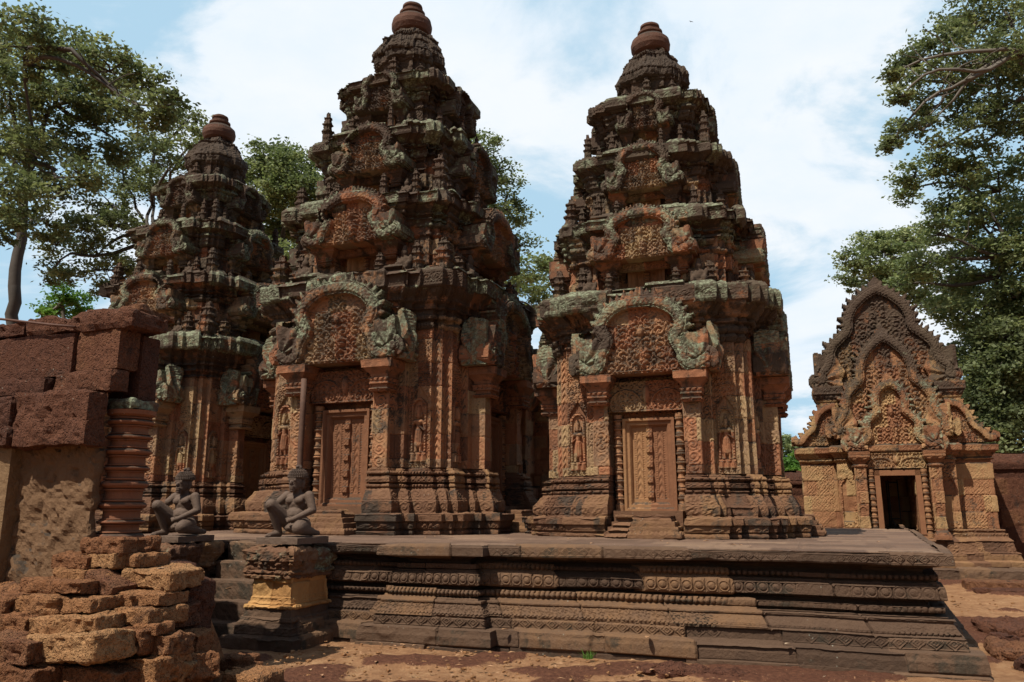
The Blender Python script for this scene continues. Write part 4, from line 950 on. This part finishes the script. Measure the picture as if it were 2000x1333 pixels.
# ------------------------------------------------------------------ ruined doorway, left foreground
def ruin():
    r = empty('ruined_doorway', 'dark laterite ruin with heavy lintel blocks over a rough square pillar, far left', 'ruin', T2(-5.2, -8.0, .0), -PH)
    X = lambda s: s+5.2
    def b(nm, s0, s1, t0, t1, z0, z1, mat, seed, amp=.02, rnd=.02, res=.035, st=(None, 0., 0.), ry=0.):
        return block(nm, (s1-s0, t1-t0, z1-z0), (X((s0+s1)/2), (t0+t1)/2+8, z0), 0, mat, r, seed, res, amp, rnd, st, ry=ry)
    b('pillar', -4.80, -3.84, -8.0, -7.9, .3, 2.18, M_pil, 1, .035, .03, .028)
    b('jamb', -5.10, -4.76, -8.12, -7.8, .2, 2.16, M_pil, 2, .010, .015, st=(.9, 0, -.3))
    b('lintel_block', -5.75, -4.72, -8.22, -7.86, 2.16, 2.62, M_lat, 3, .03); b('lintel_block', -4.69, -3.78, -8.20, -7.98, 2.14, 2.64, M_lat, 4, .03)
    b('lintel_block', -6.9, -5.78, -8.22, -7.86, 2.17, 2.60, M_lat, 5, .03)
    b('course_block', -5.4, -4.50, -8.08, -7.8, 2.645, 2.81, M_lat, 6, .025); b('course_block', -4.47, -3.74, -8.02, -7.8, 2.65, 2.85, M_lat, 7, .03); b('course_block', -6.9, -5.43, -8.10, -7.8, 2.60, 2.80, M_lat, 8, .025)
    b('course_block', -6.9, -4.28, -8.00, -7.6, 2.815, 3.24, M_lat, 9, .010, .012); b('course_block', -4.255, -3.735, -7.97, -7.72, 2.86, 3.24, M_lat, 10, .008, .01)
    b('end_block', -4.1, -3.71, -7.715, -7.50, 2.53, 3.22, M_lat, 11, .010, .012)
    b('top_block', -4.95, -3.60, -7.98, -7.5, 3.25, 3.42, M_lat, 12, .045, .03); b('top_block', -4.3, -3.66, -7.85, -7.35, 3.40, 3.50, M_lat, 13, .035, .03)
    b('top_block', -5.45, -4.98, -8.0, -7.5, 3.25, 3.42, M_lat, 14, .04); b('top_block', -6.1, -5.5, -8.0, -7.5, 3.25, 3.38, M_lat, 15, .04); b('top_block', -5.75, -5.15, -7.6, -7.1, 3.25, 3.54, M_lat, 16, .04)
    b('floor_block', -4.5, -3.3, -7.95, -7.2, .4, 1.08, M_lat, 17, .03)
    b('back_wall', -7.5, -5.3, -7.35, -6.9, .0, 2.6, M_lat, 18, .03, .02, .06)
    return r
ruin()
cl_ = empty('turned_column', 'ringed orange turned-stone column at the end of the laterite ruin', 'column', T2(-3.80, -7.68, 1.07), -PH)
pf = [(.205, 0), (.205, .05), (.17, .06), (.165, .10), (.185, .11), (.185, .14)]
zc_ = .15
for hgt in (.17, .11, .17, .20, .12, .17, .12, .15):
    pf += [(.152, zc_), (.150, zc_+hgt*.36), (.172, zc_+hgt*.38), (.172, zc_+hgt*.44), (.156, zc_+hgt*.46), (.180, zc_+hgt*.52), (.196, zc_+hgt*.62), (.196, zc_+hgt*.70), (.178, zc_+hgt*.80), (.158, zc_+hgt*.83), (.176, zc_+hgt*.88), (.174, zc_+hgt*.94), (.152, zc_+hgt*.96)]
    zc_ += hgt
pf += [(.17, zc_), (.20, zc_+.02), (.205, zc_+.06), (.12, zc_+.07)]
lathe('shaft', [(a*1.06, b) for a, b in pf], M_turn, cl_, seg=44, amp=.004, seed=5)
blk_ = block('capital', (.34, .36, .10), (0, 0, 1.42), 0, M_base, cl_, 77, .03, .03, .03, st=(.4, 1., .2))
tube_o = tube('lightning_cable', [T2(-8.5, -8.1, 4.0), T2(-6.8, -8.1, 3.70), T2(-5.8, -8.1, 3.52), T2(-5.0, -8.1, 3.39), T2(-4.55, -8.06, 3.32), T2(-4.25, -8.03, 3.28)], .012, M_cable)
tag(tube_o, 'thin rusty cable slung down to the top of the laterite ruin', 'cable')

# fallen laterite blocks: (u, v of the block's middle top edge region) given as (s, t, z, lx, ly, lz, rz, ry)
random.seed(4)
def rub(s, t, z, lx, ly, lz, rz=0., rx=0., ry=0., label='', seed=None, amp=.028, rnd=.03, mat=None, grp='tumbled laterite blocks of the fallen wall'):
    return block('laterite_block', (lx, ly, lz), T2(s, t, z), -PH+rz, mat or M_rub, None, seed if seed is not None else random.randrange(1000), .018, amp, rnd, st=(random.random(), random.random()*.6, random.uniform(-.15, .35)), rx=rx, ry=ry, label=label, cat='block', group=grp)
RB = [('brown block topping the rubble right against the turned column', -3.74, -3.24, -8.15, 1.20, 1.33, .4), ('left block of the course two below the turned column foot', -3.95, -3.55, -8.25, 1.08, 1.19, .35), ('mossy middle block of the course below the turned column', -3.62, -3.26, -8.20, 1.09, 1.20, .4),
 ('rounded block at the right end of the course below the column', -3.36, -3.14, -8.10, 1.10, 1.20, .4), ('reddish block partly behind the tilted one in the rubble', -3.83, -3.45, -8.30, .95, 1.075, .4), ('tilted dark block leaning amid the rubble courses', -3.45, -3.10, -8.35, .93, 1.03, .25),
 ('long flat block with a chip of white on it, under the left guardian', -3.24, -2.72, -8.15, .93, 1.08, .45), ('broad block lying on the upper left of the rubble', -3.93, -3.24, -8.55, .91, 1.01, .4), ('long brown block half in shade above the dark hollow', -3.31, -2.68, -8.30, .81, .91, .35),
 ('block cut by the left edge of the picture, second course down', -4.3, -3.80, -8.70, .74, .88, .4), ('block left of the shadowed notch in the left heap', -3.85, -3.37, -8.65, .76, .89, .4), ('block right of the shadowed notch in the left heap', -3.36, -3.03, -8.60, .79, .90, .35),
 ('worn block above the small broken stones, middle of the heap', -3.16, -2.65, -8.40, .69, .80, .4), ('mossy lower block at the left picture edge', -4.1, -3.52, -8.80, .61, .76, .4), ('long slanting block of the left heap with a pale edge', -3.52, -2.84, -8.75, .65, .78, .4),
 ('large crumbling block overhanging the dark gap at the bottom', -3.42, -2.64, -8.85, .47, .66, .4), ('small pale broken stone between the two heaps', -2.82, -2.56, -8.40, .63, .71, .2), ('rough orange stone under the small pale one', -2.99, -2.62, -8.50, .50, .66, .3), ('knobbly stone beside the big flat-topped boulder', -2.72, -2.46, -8.38, .46, .62, .3),
 ('big pale flat-topped stone leaning at the right of the heap', -2.95, -2.62, -8.00, .36, .58, .35), ('dark upright slab standing at the right end of the ruin steps', -2.88, -2.74, -7.90, .35, .945, .32), ('pale wedge-shaped stone at the bottom of the heap', -2.68, -2.42, -8.10, .22, .42, .3), ('isolated block lying on the ground right of the heap', -2.90, -2.66, -7.30, .13, .27, .28),
 ('flat slab at the bottom edge near the earth', -2.62, -2.25, -7.55, .08, .19, .35), ('orange stone wedged under the pale flat-topped one', -2.74, -2.50, -8.30, .28, .46, .3), ('crumbly block in the middle of the bottom edge of the heap', -2.96, -2.46, -8.50, .30, .47, .4), ('blackened block in the bottom left corner', -3.70, -3.19, -9.00, .46, .63, .4),
 ('lowest block of the bottom left corner', -3.60, -3.09, -9.02, .28, .45, .4), ('lowest block under the dark gap of the left heap', -3.24, -2.60, -8.75, .28, .42, .3), ('small grey block behind the lichen patch by the rough pillar', -4.56, -4.17, -7.98, 1.14, 1.27, .3),
 ('dark small block in the hollow beside the upright slab', -2.95, -2.72, -8.05, .62, .80, .3), ('block behind the heap carrying the long flat one', -3.2, -2.85, -7.85, .55, .92, .35)]
for i, (lb, s0, s1, t, z0, z1, dp) in enumerate(RB):
    ry = {5: .35, 14: -.06, 15: -.08, 19: .10, 21: -.25, 24: .5}.get(i, random.uniform(-.03, .03)); rz = random.uniform(-.10, .10) + {19: .3, 21: -.4, 22: -.2, 24: .6}.get(i, 0)
    rub((s0+s1)/2, t+dp/2, z0, (s1-s0)*.98, dp, (z1-z0)*1.06, rz=rz, ry=ry, rx=random.uniform(-.04, .04), label='laterite, '+lb, seed=300+i*7, amp=.024 if z1-z0 < .13 else .036, rnd=.014 if z1-z0 < .13 else .025, mat=M_lat if i in (5, 20, 26, 30) else M_rub)
def mound():
    xs = np.arange(-6.5, -1.9, .04); ts = np.arange(-9.6, -6.6, .04); X, Y = np.meshgrid(xs, ts, indexing='ij')
    top = np.interp(Y, [-9.6, -9.0, -8.7, -8.4, -8.15, -7.9, -7.2, -6.7], [.15, .40, .62, .80, 1.0, 1.04, .9, -.1])
    f = smooth01((-2.90-X)/.35)*.96+.0; Z = top*f+.05*fbm(X*5, Y*5, 0*X, 3, 4)+.05*fbm(X*14, Y*14, 0*X, 3, 5)-.06
    n, m = X.shape; idx = np.arange(n*m).reshape(n, m); F = np.stack([idx[:-1, :-1], idx[1:, :-1], idx[1:, 1:], idx[:-1, 1:]], -1).reshape(-1, 4)
    o = link('rubble_fill', mkmesh('rubble_fill', np.stack([X+4, Y+8, Z], -1).reshape(-1, 3), F, np.tile(np.array((.4, 0, .25)), (n*m, 1))), M_rub, None, T2(-4, -8, 0), -PH)
    tag(o, 'crumbled laterite earth filling the gaps between the fallen blocks', 'rubble', kind='stuff')
mound()
# dark worn laterite slabs set in the earth right of the platform, and loose stones
SL = [('large pitted slab in the earth just right of the platform corner', 4.75, -1.6, 1.3, .9, .16, .2), ('flat laterite slab at the right edge beyond the platform step', 4.25, -3.3, .7, .9, .14, -.1), ('knobby stone between the slabs right of the platform', 4.15, -2.6, .30, .28, .17, .4), ('darker stone by the right picture edge', 4.55, -2.85, .35, .35, .17, .1),
      ('slab in the lower right corner', 4.35, -4.3, .6, .6, .14, .5), ('low rough laterite outcrop in front of the platform, right of centre', 1.05, -5.45, 1.1, .32, .10, .05)]
for i, (lb, s, t, lx, ly, lz, rz) in enumerate(SL):
    block('laterite_slab', (lx, ly, lz), T2(s, t, .03), -PH+rz, M_lat, None, 500+i, .035, .06, .06, label=lb, cat='stone slab', group='laterite slabs in the earth')
rnd = random.Random(9)
PB = []
V, F = [], []
chip = []
for i in range(620):
    s = rnd.uniform(-3.2, 5.2); t = rnd.uniform(-6.9, -5.15) if s < 3.7 else rnd.uniform(-5, 3)
    r = rnd.uniform(.006, .020)*(1 if rnd.random() > .12 else 1.8)
    p = T2(s, t, .085)
    n0 = len(V); _ico(p, (r*rnd.uniform(.8, 1.6), r*rnd.uniform(.7, 1.2), r*.6), V, F, 1)
for k in range(len(V)): V[k] = tuple(c+rnd.uniform(-.004, .004) for c in V[k])
o = link('scattered_pebbles', mkmesh('pebbles', V, F, np.tile(np.array((.8, 0, -.3)), (len(V), 1))), M_rub); tag(o, 'small pebbles and crumbs of stone strewn over the orange earth', 'pebbles', kind='stuff')
LV, LF = [], []
for i in range(120):
    on = rnd.random() < .18; s_ = rnd.uniform(-3.0, 5.0) if not on else rnd.uniform(-3.5, 3.3); t_ = (rnd.uniform(-6.9, -5.2) if s_ < 3.7 else rnd.uniform(-5, 4)) if not on else rnd.uniform(-4.5, -2.4)
    p = T2(s_, t_, .10 if not on else ZP+.012); a_ = rnd.uniform(0, 6.3); L_ = rnd.uniform(.018, .05); n_ = len(LV); ca, sa = math.cos(a_), math.sin(a_)
    for (x_, y_, z_) in ((-1, 0, .1), (0, .45, .35), (1, 0, .15), (0, -.45, .3)): LV.append((p[0]+(x_*ca-y_*sa)*L_, p[1]+(x_*sa+y_*ca)*L_, p[2]+z_*L_))
    LF.append([n_, n_+1, n_+2, n_+3])
o = link('leaf_litter', mkmesh('litter', LV, LF), M_leafd); tag(o, 'tiny dry leaves littering the earth and the platform top', 'leaf litter', kind='stuff')
for i in range(30):
    s_ = rnd.uniform(-3.9, -2.4); t_ = rnd.uniform(-8.85, -7.2); z_ = np.interp(t_, [-9.0, -8.7, -8.4, -8.15, -7.9, -7.2], [.45, .66, .82, 1.05, .6, .12]) if s_ < -2.8 else .12
    if s_ > -2.8: t_ = rnd.uniform(-7.7, -6.9)
    rub(s_, t_, float(z_), rnd.uniform(.07, .16), rnd.uniform(.07, .14), rnd.uniform(.05, .10), rz=rnd.uniform(0, 3), ry=rnd.uniform(-.4, .4), rx=rnd.uniform(-.4, .4), label='small broken piece of laterite lying among the tumbled blocks', seed=900+i, amp=.022, rnd=.02, grp='small broken laterite pieces')
def dry_leaf(s, t, z, L, rz, label, mat=None):
    pts = [(-.5, 0, .0), (-.2, .2, .08), (.2, .18, .05), (.5, 0, .0), (.2, -.18, .08), (-.2, -.2, .10), (0, 0, .02)]
    V = [(x*L, y*L, zz*L) for x, y, zz in pts]; V += [(x, y, zz-.004) for x, y, zz in V]
    F = [[6, i, (i+1) % 6] for i in range(6)] + [[13, 7+(i+1) % 6, 7+i] for i in range(6)] + [[i, 7+i, 7+(i+1) % 6, (i+1) % 6] for i in range(6)]
    o = link('dry_leaf', mkmesh('leaf', V, F), mat or M_leafd, None, T2(s, t, z), rz); tag(o, label, 'leaf', 'fallen dry leaves and pale chips')
dry_leaf(-4.62, -5.05, .60, .20, .2, 'curled dry brown leaf on a stair step between the guardians')
dry_leaf(-1.0, -5.02, .30, .09, .5, 'orange leaf on the plinth just right of the platform recess')
dry_leaf(.55, -5.0, .30, .13, 1.2, 'pinkish curled leaf on the plinth under the right tower steps')
dry_leaf(1.9, -4.92, .30, .07, .3, 'pale chip on the plinth near the right part of the platform', M_pale)
dry_leaf(2.2, -5.35, .10, .10, .9, 'cream chip on the earth in front of the platform', M_pale)
dry_leaf(-2.95, -8.0, 1.09, .10, .3, 'whitish chip on the long flat rubble block', M_pale)
def grass(s, t, z, n, h, label, cat='grass'):
    V, F = [], []; q = random.Random(int(s*10))
    for i in range(n):
        a = q.uniform(0, 6.28); b = q.uniform(.2, 1.0)*h; x0, y0 = q.uniform(-.05, .05)*h*8, q.uniform(-.04, .04)*h*8; k = len(V); wd = .004
        for j in range(4):
            f = j/3; x = x0+math.cos(a)*b*.7*f*f; y = y0+math.sin(a)*b*.7*f*f; zz = b*f*(1-.3*f); w_ = wd*(1-f*.9)
            V += [(x-math.sin(a)*w_, y+math.cos(a)*w_, zz), (x+math.sin(a)*w_, y-math.cos(a)*w_, zz)]
        F += [[k+2*j, k+2*j+1, k+2*j+3, k+2*j+2] for j in range(3)]
    o = link('grass_tuft', mkmesh('grass', V, F, np.tile(np.array((.6, 0, 0)), (len(V), 1))), M_leaf3, None, T2(s, t, z)); tag(o, label, cat, 'grass tufts on the earth')
grass(-.05, -5.12, .07, 60, .13, 'small green grass tuft at the foot of the platform')
grass(3.9, 1.2, .07, 90, .2, 'pale grass tuft behind the platform corner, below the gate base')

# ------------------------------------------------------------------ trees
TH = PITCH; F_ = 1525.
def at(u, v, dist):
    x, y = (u-1000)/F_, (666.5-v)/F_; Y = math.cos(TH)-y*math.sin(TH); Z = math.sin(TH)+y*math.cos(TH); k = dist/Y
    return Vector((x*k, dist, 1.6+Z*k))
def leafcloud(clumps, seed, size, dens, flat=.75):
    """clumps: (centre, radius); leaves gather in tufts scattered through the outer part of each clump."""
    g = np.random.default_rng(seed); P = []; shade = []
    for c, r in clumps:
        r = r*1.12; nt = max(8, int(dens*1.35*(r/1.2)**2)); u = g.normal(size=(nt, 3)); u /= np.linalg.norm(u, axis=1)[:, None]
        rad = r*g.uniform(.25, 1.0, nt)**.6
        cen = np.array(c)+u*rad[:, None]*np.array([1.1, 1.1, flat])
        cen[:, 2] += .12*r
        for q in range(nt):
            k = g.integers(46, 84); tr = g.uniform(.22, .48)*min(1.0, r/1.2+.25)
            d = g.normal(size=(k, 3))*tr*np.array([.66, .66, .30]); P.append(cen[q]+d); shade.append(np.full(k, g.uniform(0, .75))+g.uniform(0, .3, k))
    P = np.concatenate(P); S = np.concatenate(shade); n = len(P)
    a = g.normal(size=(n, 3)); a[:, 2] *= .5; a /= np.linalg.norm(a, axis=1)[:, None]
    b = g.normal(size=(n, 3)); b[:, 2] *= .7; b -= a*np.sum(a*b, 1)[:, None]; b /= np.linalg.norm(b, axis=1)[:, None]
    L = size*.78*g.uniform(.6, 1.3, n)[:, None]
    V = np.stack([P-a*L*.5, P+b*L*.28, P+a*L*.5, P-b*L*.28], 1).reshape(-1, 3)
    F = np.arange(4*n).reshape(n, 4); st = np.repeat(np.stack([S, 0*S, 0*S], 1), 4, 0)
    return V, F, st
def limb(p, q, r0, r1, seed, V, F, sag=.12, kids=0, seg=7):
    g = random.Random(seed); p = Vector(p); q = Vector(q); L = (q-p).length; n = max(4, int(L/.5)); pts = []
    o1 = Vector((g.uniform(-1, 1), g.uniform(-1, 1), g.uniform(-.3, 1)))*L*sag; o2 = Vector((g.uniform(-1, 1), g.uniform(-1, 1), g.uniform(-1, .4)))*L*sag*.6
    for i in range(n+1):
        f = i/n; w_ = p.lerp(q, f)+o1*math.sin(PI*f)+o2*math.sin(2*PI*f)+Vector((g.uniform(-1, 1), g.uniform(-1, 1), g.uniform(-1, 1)))*L*.012*(0 < i < n); pts.append(w_)
    base = len(V)
    for i, c in enumerate(pts):
        d = (pts[min(i+1, n)]-pts[max(i-1, 0)]).normalized(); x = d.orthogonal().normalized(); y = d.cross(x); r = r0+(r1-r0)*(i/n)
        for s in range(seg): a = s/seg*2*PI; V.append(tuple(c+x*(r*math.cos(a))+y*(r*math.sin(a))))
    for i in range(n):
        for s in range(seg): F.append([base+i*seg+s, base+i*seg+(s+1) % seg, base+(i+1)*seg+(s+1) % seg, base+(i+1)*seg+s])
    for k in range(kids):
        f = g.uniform(.45, .95); c = pts[int(f*n)]; e = c+Vector((g.uniform(-1, 1), g.uniform(-1, 1), g.uniform(-.3, 1))).normalized()*min(L, 3.5)*g.uniform(.2, .45)
        limb(c, e, (r0+(r1-r0)*f)*.5, .012, seed*13+k, V, F, sag, 0, 5)
    return pts
def tree(label, trunk, r0, clumps, seed, leaf=M_leaf, bark=M_bark, size=.2, dens=26, name='broadleaf_tree', group='trees around the temple', forks=3, flat=.75, kids=3):
    base = Vector(trunk[0]); root = empty(name, label, 'tree', tuple(base), 0, group)
    V, F = [], []
    tp = [Vector(p)-base for p in trunk]; rr = r0; nT = len(tp)
    for i in range(nT-1):
        r1 = r0*(1-.42*(i+1)/(nT-1)); limb(tp[i], tp[i+1], rr, r1, seed+i, V, F, .03, 0, 12); rr = r1
    link('trunk', mkmesh('trunk', V, F, None, True), bark, root)
    V, F = [], []; g = random.Random(seed)
    cl = [(Vector(c)-base, r) for c, r in clumps]
    # main limbs reach for groups of clumps; each clump hangs from the nearest limb point
    tips = []; order = sorted(cl, key=lambda c: -c[1])[:max(3, len(cl)//forks)]
    for k, (c, r) in enumerate(order):
        st = tp[-1] if g.random() < .6 or nT < 3 else tp[-2].lerp(tp[-1], g.uniform(.3, 1))
        tips += limb(st, c, rr*.5, .035, seed*3+k, V, F, .04, 0)
    for k, (c, r) in enumerate(cl):
        s_ = min(tips, key=lambda p: (p-c).length if (p-c).length > r*.5 else 99)
        limb(s_, c, .085, .03, seed*5+k, V, F, .12, kids)
        for j in range(5):
            e = c+Vector((g.uniform(-1, 1), g.uniform(-1, 1), g.uniform(-.5, .8)))*r*.8; limb(c, e, .035, .010, seed*7+k*9+j, V, F, .1, 1, 5)
    link('branches', mkmesh('branches', V, F, None, True), bark, root)
    V, F, st = leafcloud([(tuple(c), r) for c, r in cl], seed, size, dens, flat)
    link('crown', mkmesh('crown', V, F, st), leaf, root)
    return root
def CL(lst, d0, dv, seed):
    g = random.Random(seed); out = []
    for (u, v, r) in lst:
        d = d0+g.uniform(-dv, dv); out.append((at(u, v, d), r*d/F_))
    return out
tree('huge spreading tree at the left edge, its thick grey trunk rising behind the ruin', [at(22, 700, 25).xy.to_3d(), at(28, 560, 25), at(42, 440, 25), at(52, 350, 25)], .22,
     CL([(55, 95, 80), (-30, 90, 80), (130, 110, 62), (215, 140, 62), (285, 165, 48), (20, 180, 75), (110, 205, 70), (200, 215, 60), (290, 225, 55), (330, 205, 35), (-20, 270, 80), (60, 300, 62), (130, 290, 48), (20, 385, 66), (100, 370, 48), (-40, 420, 60), (170, 345, 42), (250, 300, 42), (90, 440, 40), (20, 455, 35)], 25, 3, 1), 11, dens=25, size=.22, forks=3)
tree('darker drooping tree just left of the far left tower, branches hanging low', [at(330, 760, 30).xy.to_3d(), at(310, 620, 30), at(300, 500, 30)], .35,
     CL([(360, 245, 38), (300, 300, 50), (360, 310, 42), (390, 265, 22), (240, 340, 45), (300, 370, 45), (215, 400, 45), (160, 440, 45), (250, 445, 42), (110, 480, 40), (190, 500, 42), (150, 540, 34), (240, 520, 35), (100, 535, 26), (205, 565, 22), (350, 400, 45), (400, 330, 30)], 30, 2.5, 2), 22, dens=22, size=.21)
tree('small bright green sapling tree above the broken laterite wall, left', [at(128, 700, 34).xy.to_3d(), at(126, 640, 34), at(122, 600, 34)], .12,
     CL([(120, 582, 34), (95, 600, 26), (150, 595, 28), (125, 612, 30), (165, 612, 16), (85, 615, 14)], 34, 1, 3), 33, leaf=M_leaf3, bark=M_barkp, dens=20, size=.20, kids=1)
tree('rounded green tree between the far left tower and the central tower', [at(560, 780, 36).xy.to_3d(), at(555, 560, 36), at(550, 470, 36)], .4,
     CL([(530, 315, 45), (580, 335, 50), (500, 340, 40), (560, 385, 55), (610, 380, 50), (510, 400, 45), (560, 440, 55), (610, 450, 50), (520, 470, 45), (550, 510, 45), (470, 420, 40), (500, 540, 40), (600, 520, 50)], 36, 2.5, 4), 44, leaf=M_leaf2, dens=28, size=.24)
tree('thin airy tree rising behind the central tower on its right side', [at(960, 900, 38).xy.to_3d(), at(965, 620, 38), at(965, 500, 38)], .32,
     CL([(950, 290, 30), (975, 330, 32), (990, 380, 34), (1005, 430, 32), (975, 420, 30), (1015, 480, 30), (1045, 530, 36), (1060, 570, 34), (1010, 560, 34), (1070, 520, 20), (940, 350, 40), (1000, 530, 34), (1040, 600, 34), (900, 300, 45), (920, 420, 50)], 38, 2.5, 5), 55, leaf=M_leaf2, dens=17, size=.24)
tree('tall tree filling the upper right corner, pale limbs crossing it', [at(2120, 1000, 27).xy.to_3d(), at(2115, 620, 27), at(2100, 400, 27), at(2080, 250, 27)], .42,
     CL([(1890, 25, 50), (1960, 20, 60), (1850, 75, 42), (1910, 95, 48), (1985, 100, 55), (1800, 110, 36), (1835, 150, 42), (1890, 165, 45), (1950, 180, 48), (1770, 150, 26), (1745, 150, 18), (1800, 200, 34), (1860, 225, 42), (1925, 240, 44), (1990, 240, 48), (1755, 270, 28), (1800, 255, 34), (1850, 280, 36), (1780, 235, 30), (1740, 285, 18), (1765, 120, 20), (1900, 130, 40), (1870, 60, 40), (1960, 130, 50), (1760, 190, 20), (1910, 290, 34), (2050, 120, 80), (2060, 20, 80), (2060, 250, 70)], 27, 2.5, 6), 66, bark=M_barkp, dens=22, size=.21, leaf=M_leaf)
tree('dense green tree right of the gate gable, with a few orange leaves', [at(1960, 1080, 30).xy.to_3d(), at(1955, 800, 30), at(1940, 650, 30)], .26,
     CL([(1785, 345, 32), (1830, 325, 34), (1780, 380, 26), (1880, 350, 45), (1950, 350, 50), (1860, 410, 42), (1920, 420, 50), (1985, 420, 50), (1830, 460, 38), (1890, 490, 50), (1960, 500, 55), (1800, 520, 42), (1850, 550, 48), (1920, 570, 50), (1985, 580, 50), (1880, 620, 45), (1940, 650, 50), (1990, 680, 45), (1845, 600, 34), (1760, 560, 34), (1900, 700, 34), (1960, 740, 40), (1870, 560, 40), (1990, 620, 60), (2000, 500, 60), (2050, 450, 80), (2050, 620, 80)], 30, 2.5, 7), 77, leaf=M_leaf2, dens=26, size=.22)
tree('paler distant tree just above the pointed gate gable', [at(1735, 980, 42).xy.to_3d(), at(1735, 640, 42), at(1730, 580, 42)], .3,
     CL([(1700, 480, 32), (1745, 475, 36), (1665, 510, 26), (1650, 545, 20), (1700, 520, 36), (1760, 510, 38), (1790, 470, 34), (1720, 555, 34), (1680, 560, 24), (1770, 560, 36), (1810, 600, 36)], 42, 2, 8), 88, leaf=M_leaf2, bark=M_barkp, dens=24, size=.25)
tree('dark bushy tree low at the right edge behind the laterite wall', [at(1960, 1060, 33).xy.to_3d(), at(1950, 900, 33), at(1950, 820, 33)], .35,
     CL([(1910, 740, 42), (1900, 700, 40), (1965, 660, 50), (1880, 800, 30), (1960, 720, 48), (1990, 770, 48), (1920, 800, 46), (1970, 830, 48), (1900, 850, 36), (1995, 870, 40), (1940, 880, 40), (1895, 780, 24), (2040, 800, 60), (1920, 850, 40), (1985, 800, 50), (1930, 770, 40), (1990, 700, 50)], 29, 1.5, 9), 99, leaf=M_leaf, dens=44, size=.22)
tree('bright green bush in the gap between the right tower and the gate pavilion', [at(1550, 1000, 40).xy.to_3d(), at(1552, 950, 40), at(1552, 925, 40)], .12,
     CL([(1550, 905, 20), (1538, 915, 16), (1565, 915, 18), (1550, 935, 20)], 40, 1, 10), 110, leaf=M_leaf3, dens=30, size=.2, kids=1)
# far belt of trees closing the horizon behind everything
g = random.Random(5); cl = []
for i in range(70):
    u = -1700+i*78; d = 75+g.uniform(-8, 8); a = (u-1000)/F_
    h = g.uniform(3.0, 6.0)
    for j in range(3): cl.append(((a*d+g.uniform(-2, 2), d+g.uniform(-3, 3), h*(.3+.33*j)), g.uniform(2.0, 3.0)))
V, F, st = leafcloud(cl, 7, .5, 9)
o = link('distant_wood', mkmesh('wood', V, F, st), M_leaf2); tag(o, 'far belt of low green woodland on the horizon behind the temple', 'woodland', kind='stuff')
# a small bird in the sky
p = at(1350, 43, 60); br = empty('bird', 'tiny dark bird gliding in the sky right of the right-hand finial', 'bird', tuple(p), .4, None, .5)
link('body', mkmesh('b', [(0, -.22, 0), (.04, 0, .03), (0, .25, .0), (-.04, 0, .03), (0, 0, -.05)], [[0, 1, 4], [1, 2, 4], [2, 3, 4], [3, 0, 4], [0, 3, 1], [1, 3, 2]]), M_metal, br)
for sg in (-1, 1): link('wing', mkmesh('w', [(0, -.08, .02), (sg*.25, -.04, .12), (sg*.5, .06, .02), (sg*.25, .08, .11), (0, .10, .02), (0, 0, -.005)], [[0, 1, 3, 4], [1, 2, 3], [0, 4, 5], [0, 5, 1], [4, 3, 5], [5, 3, 2, 1]]), M_metal, br)
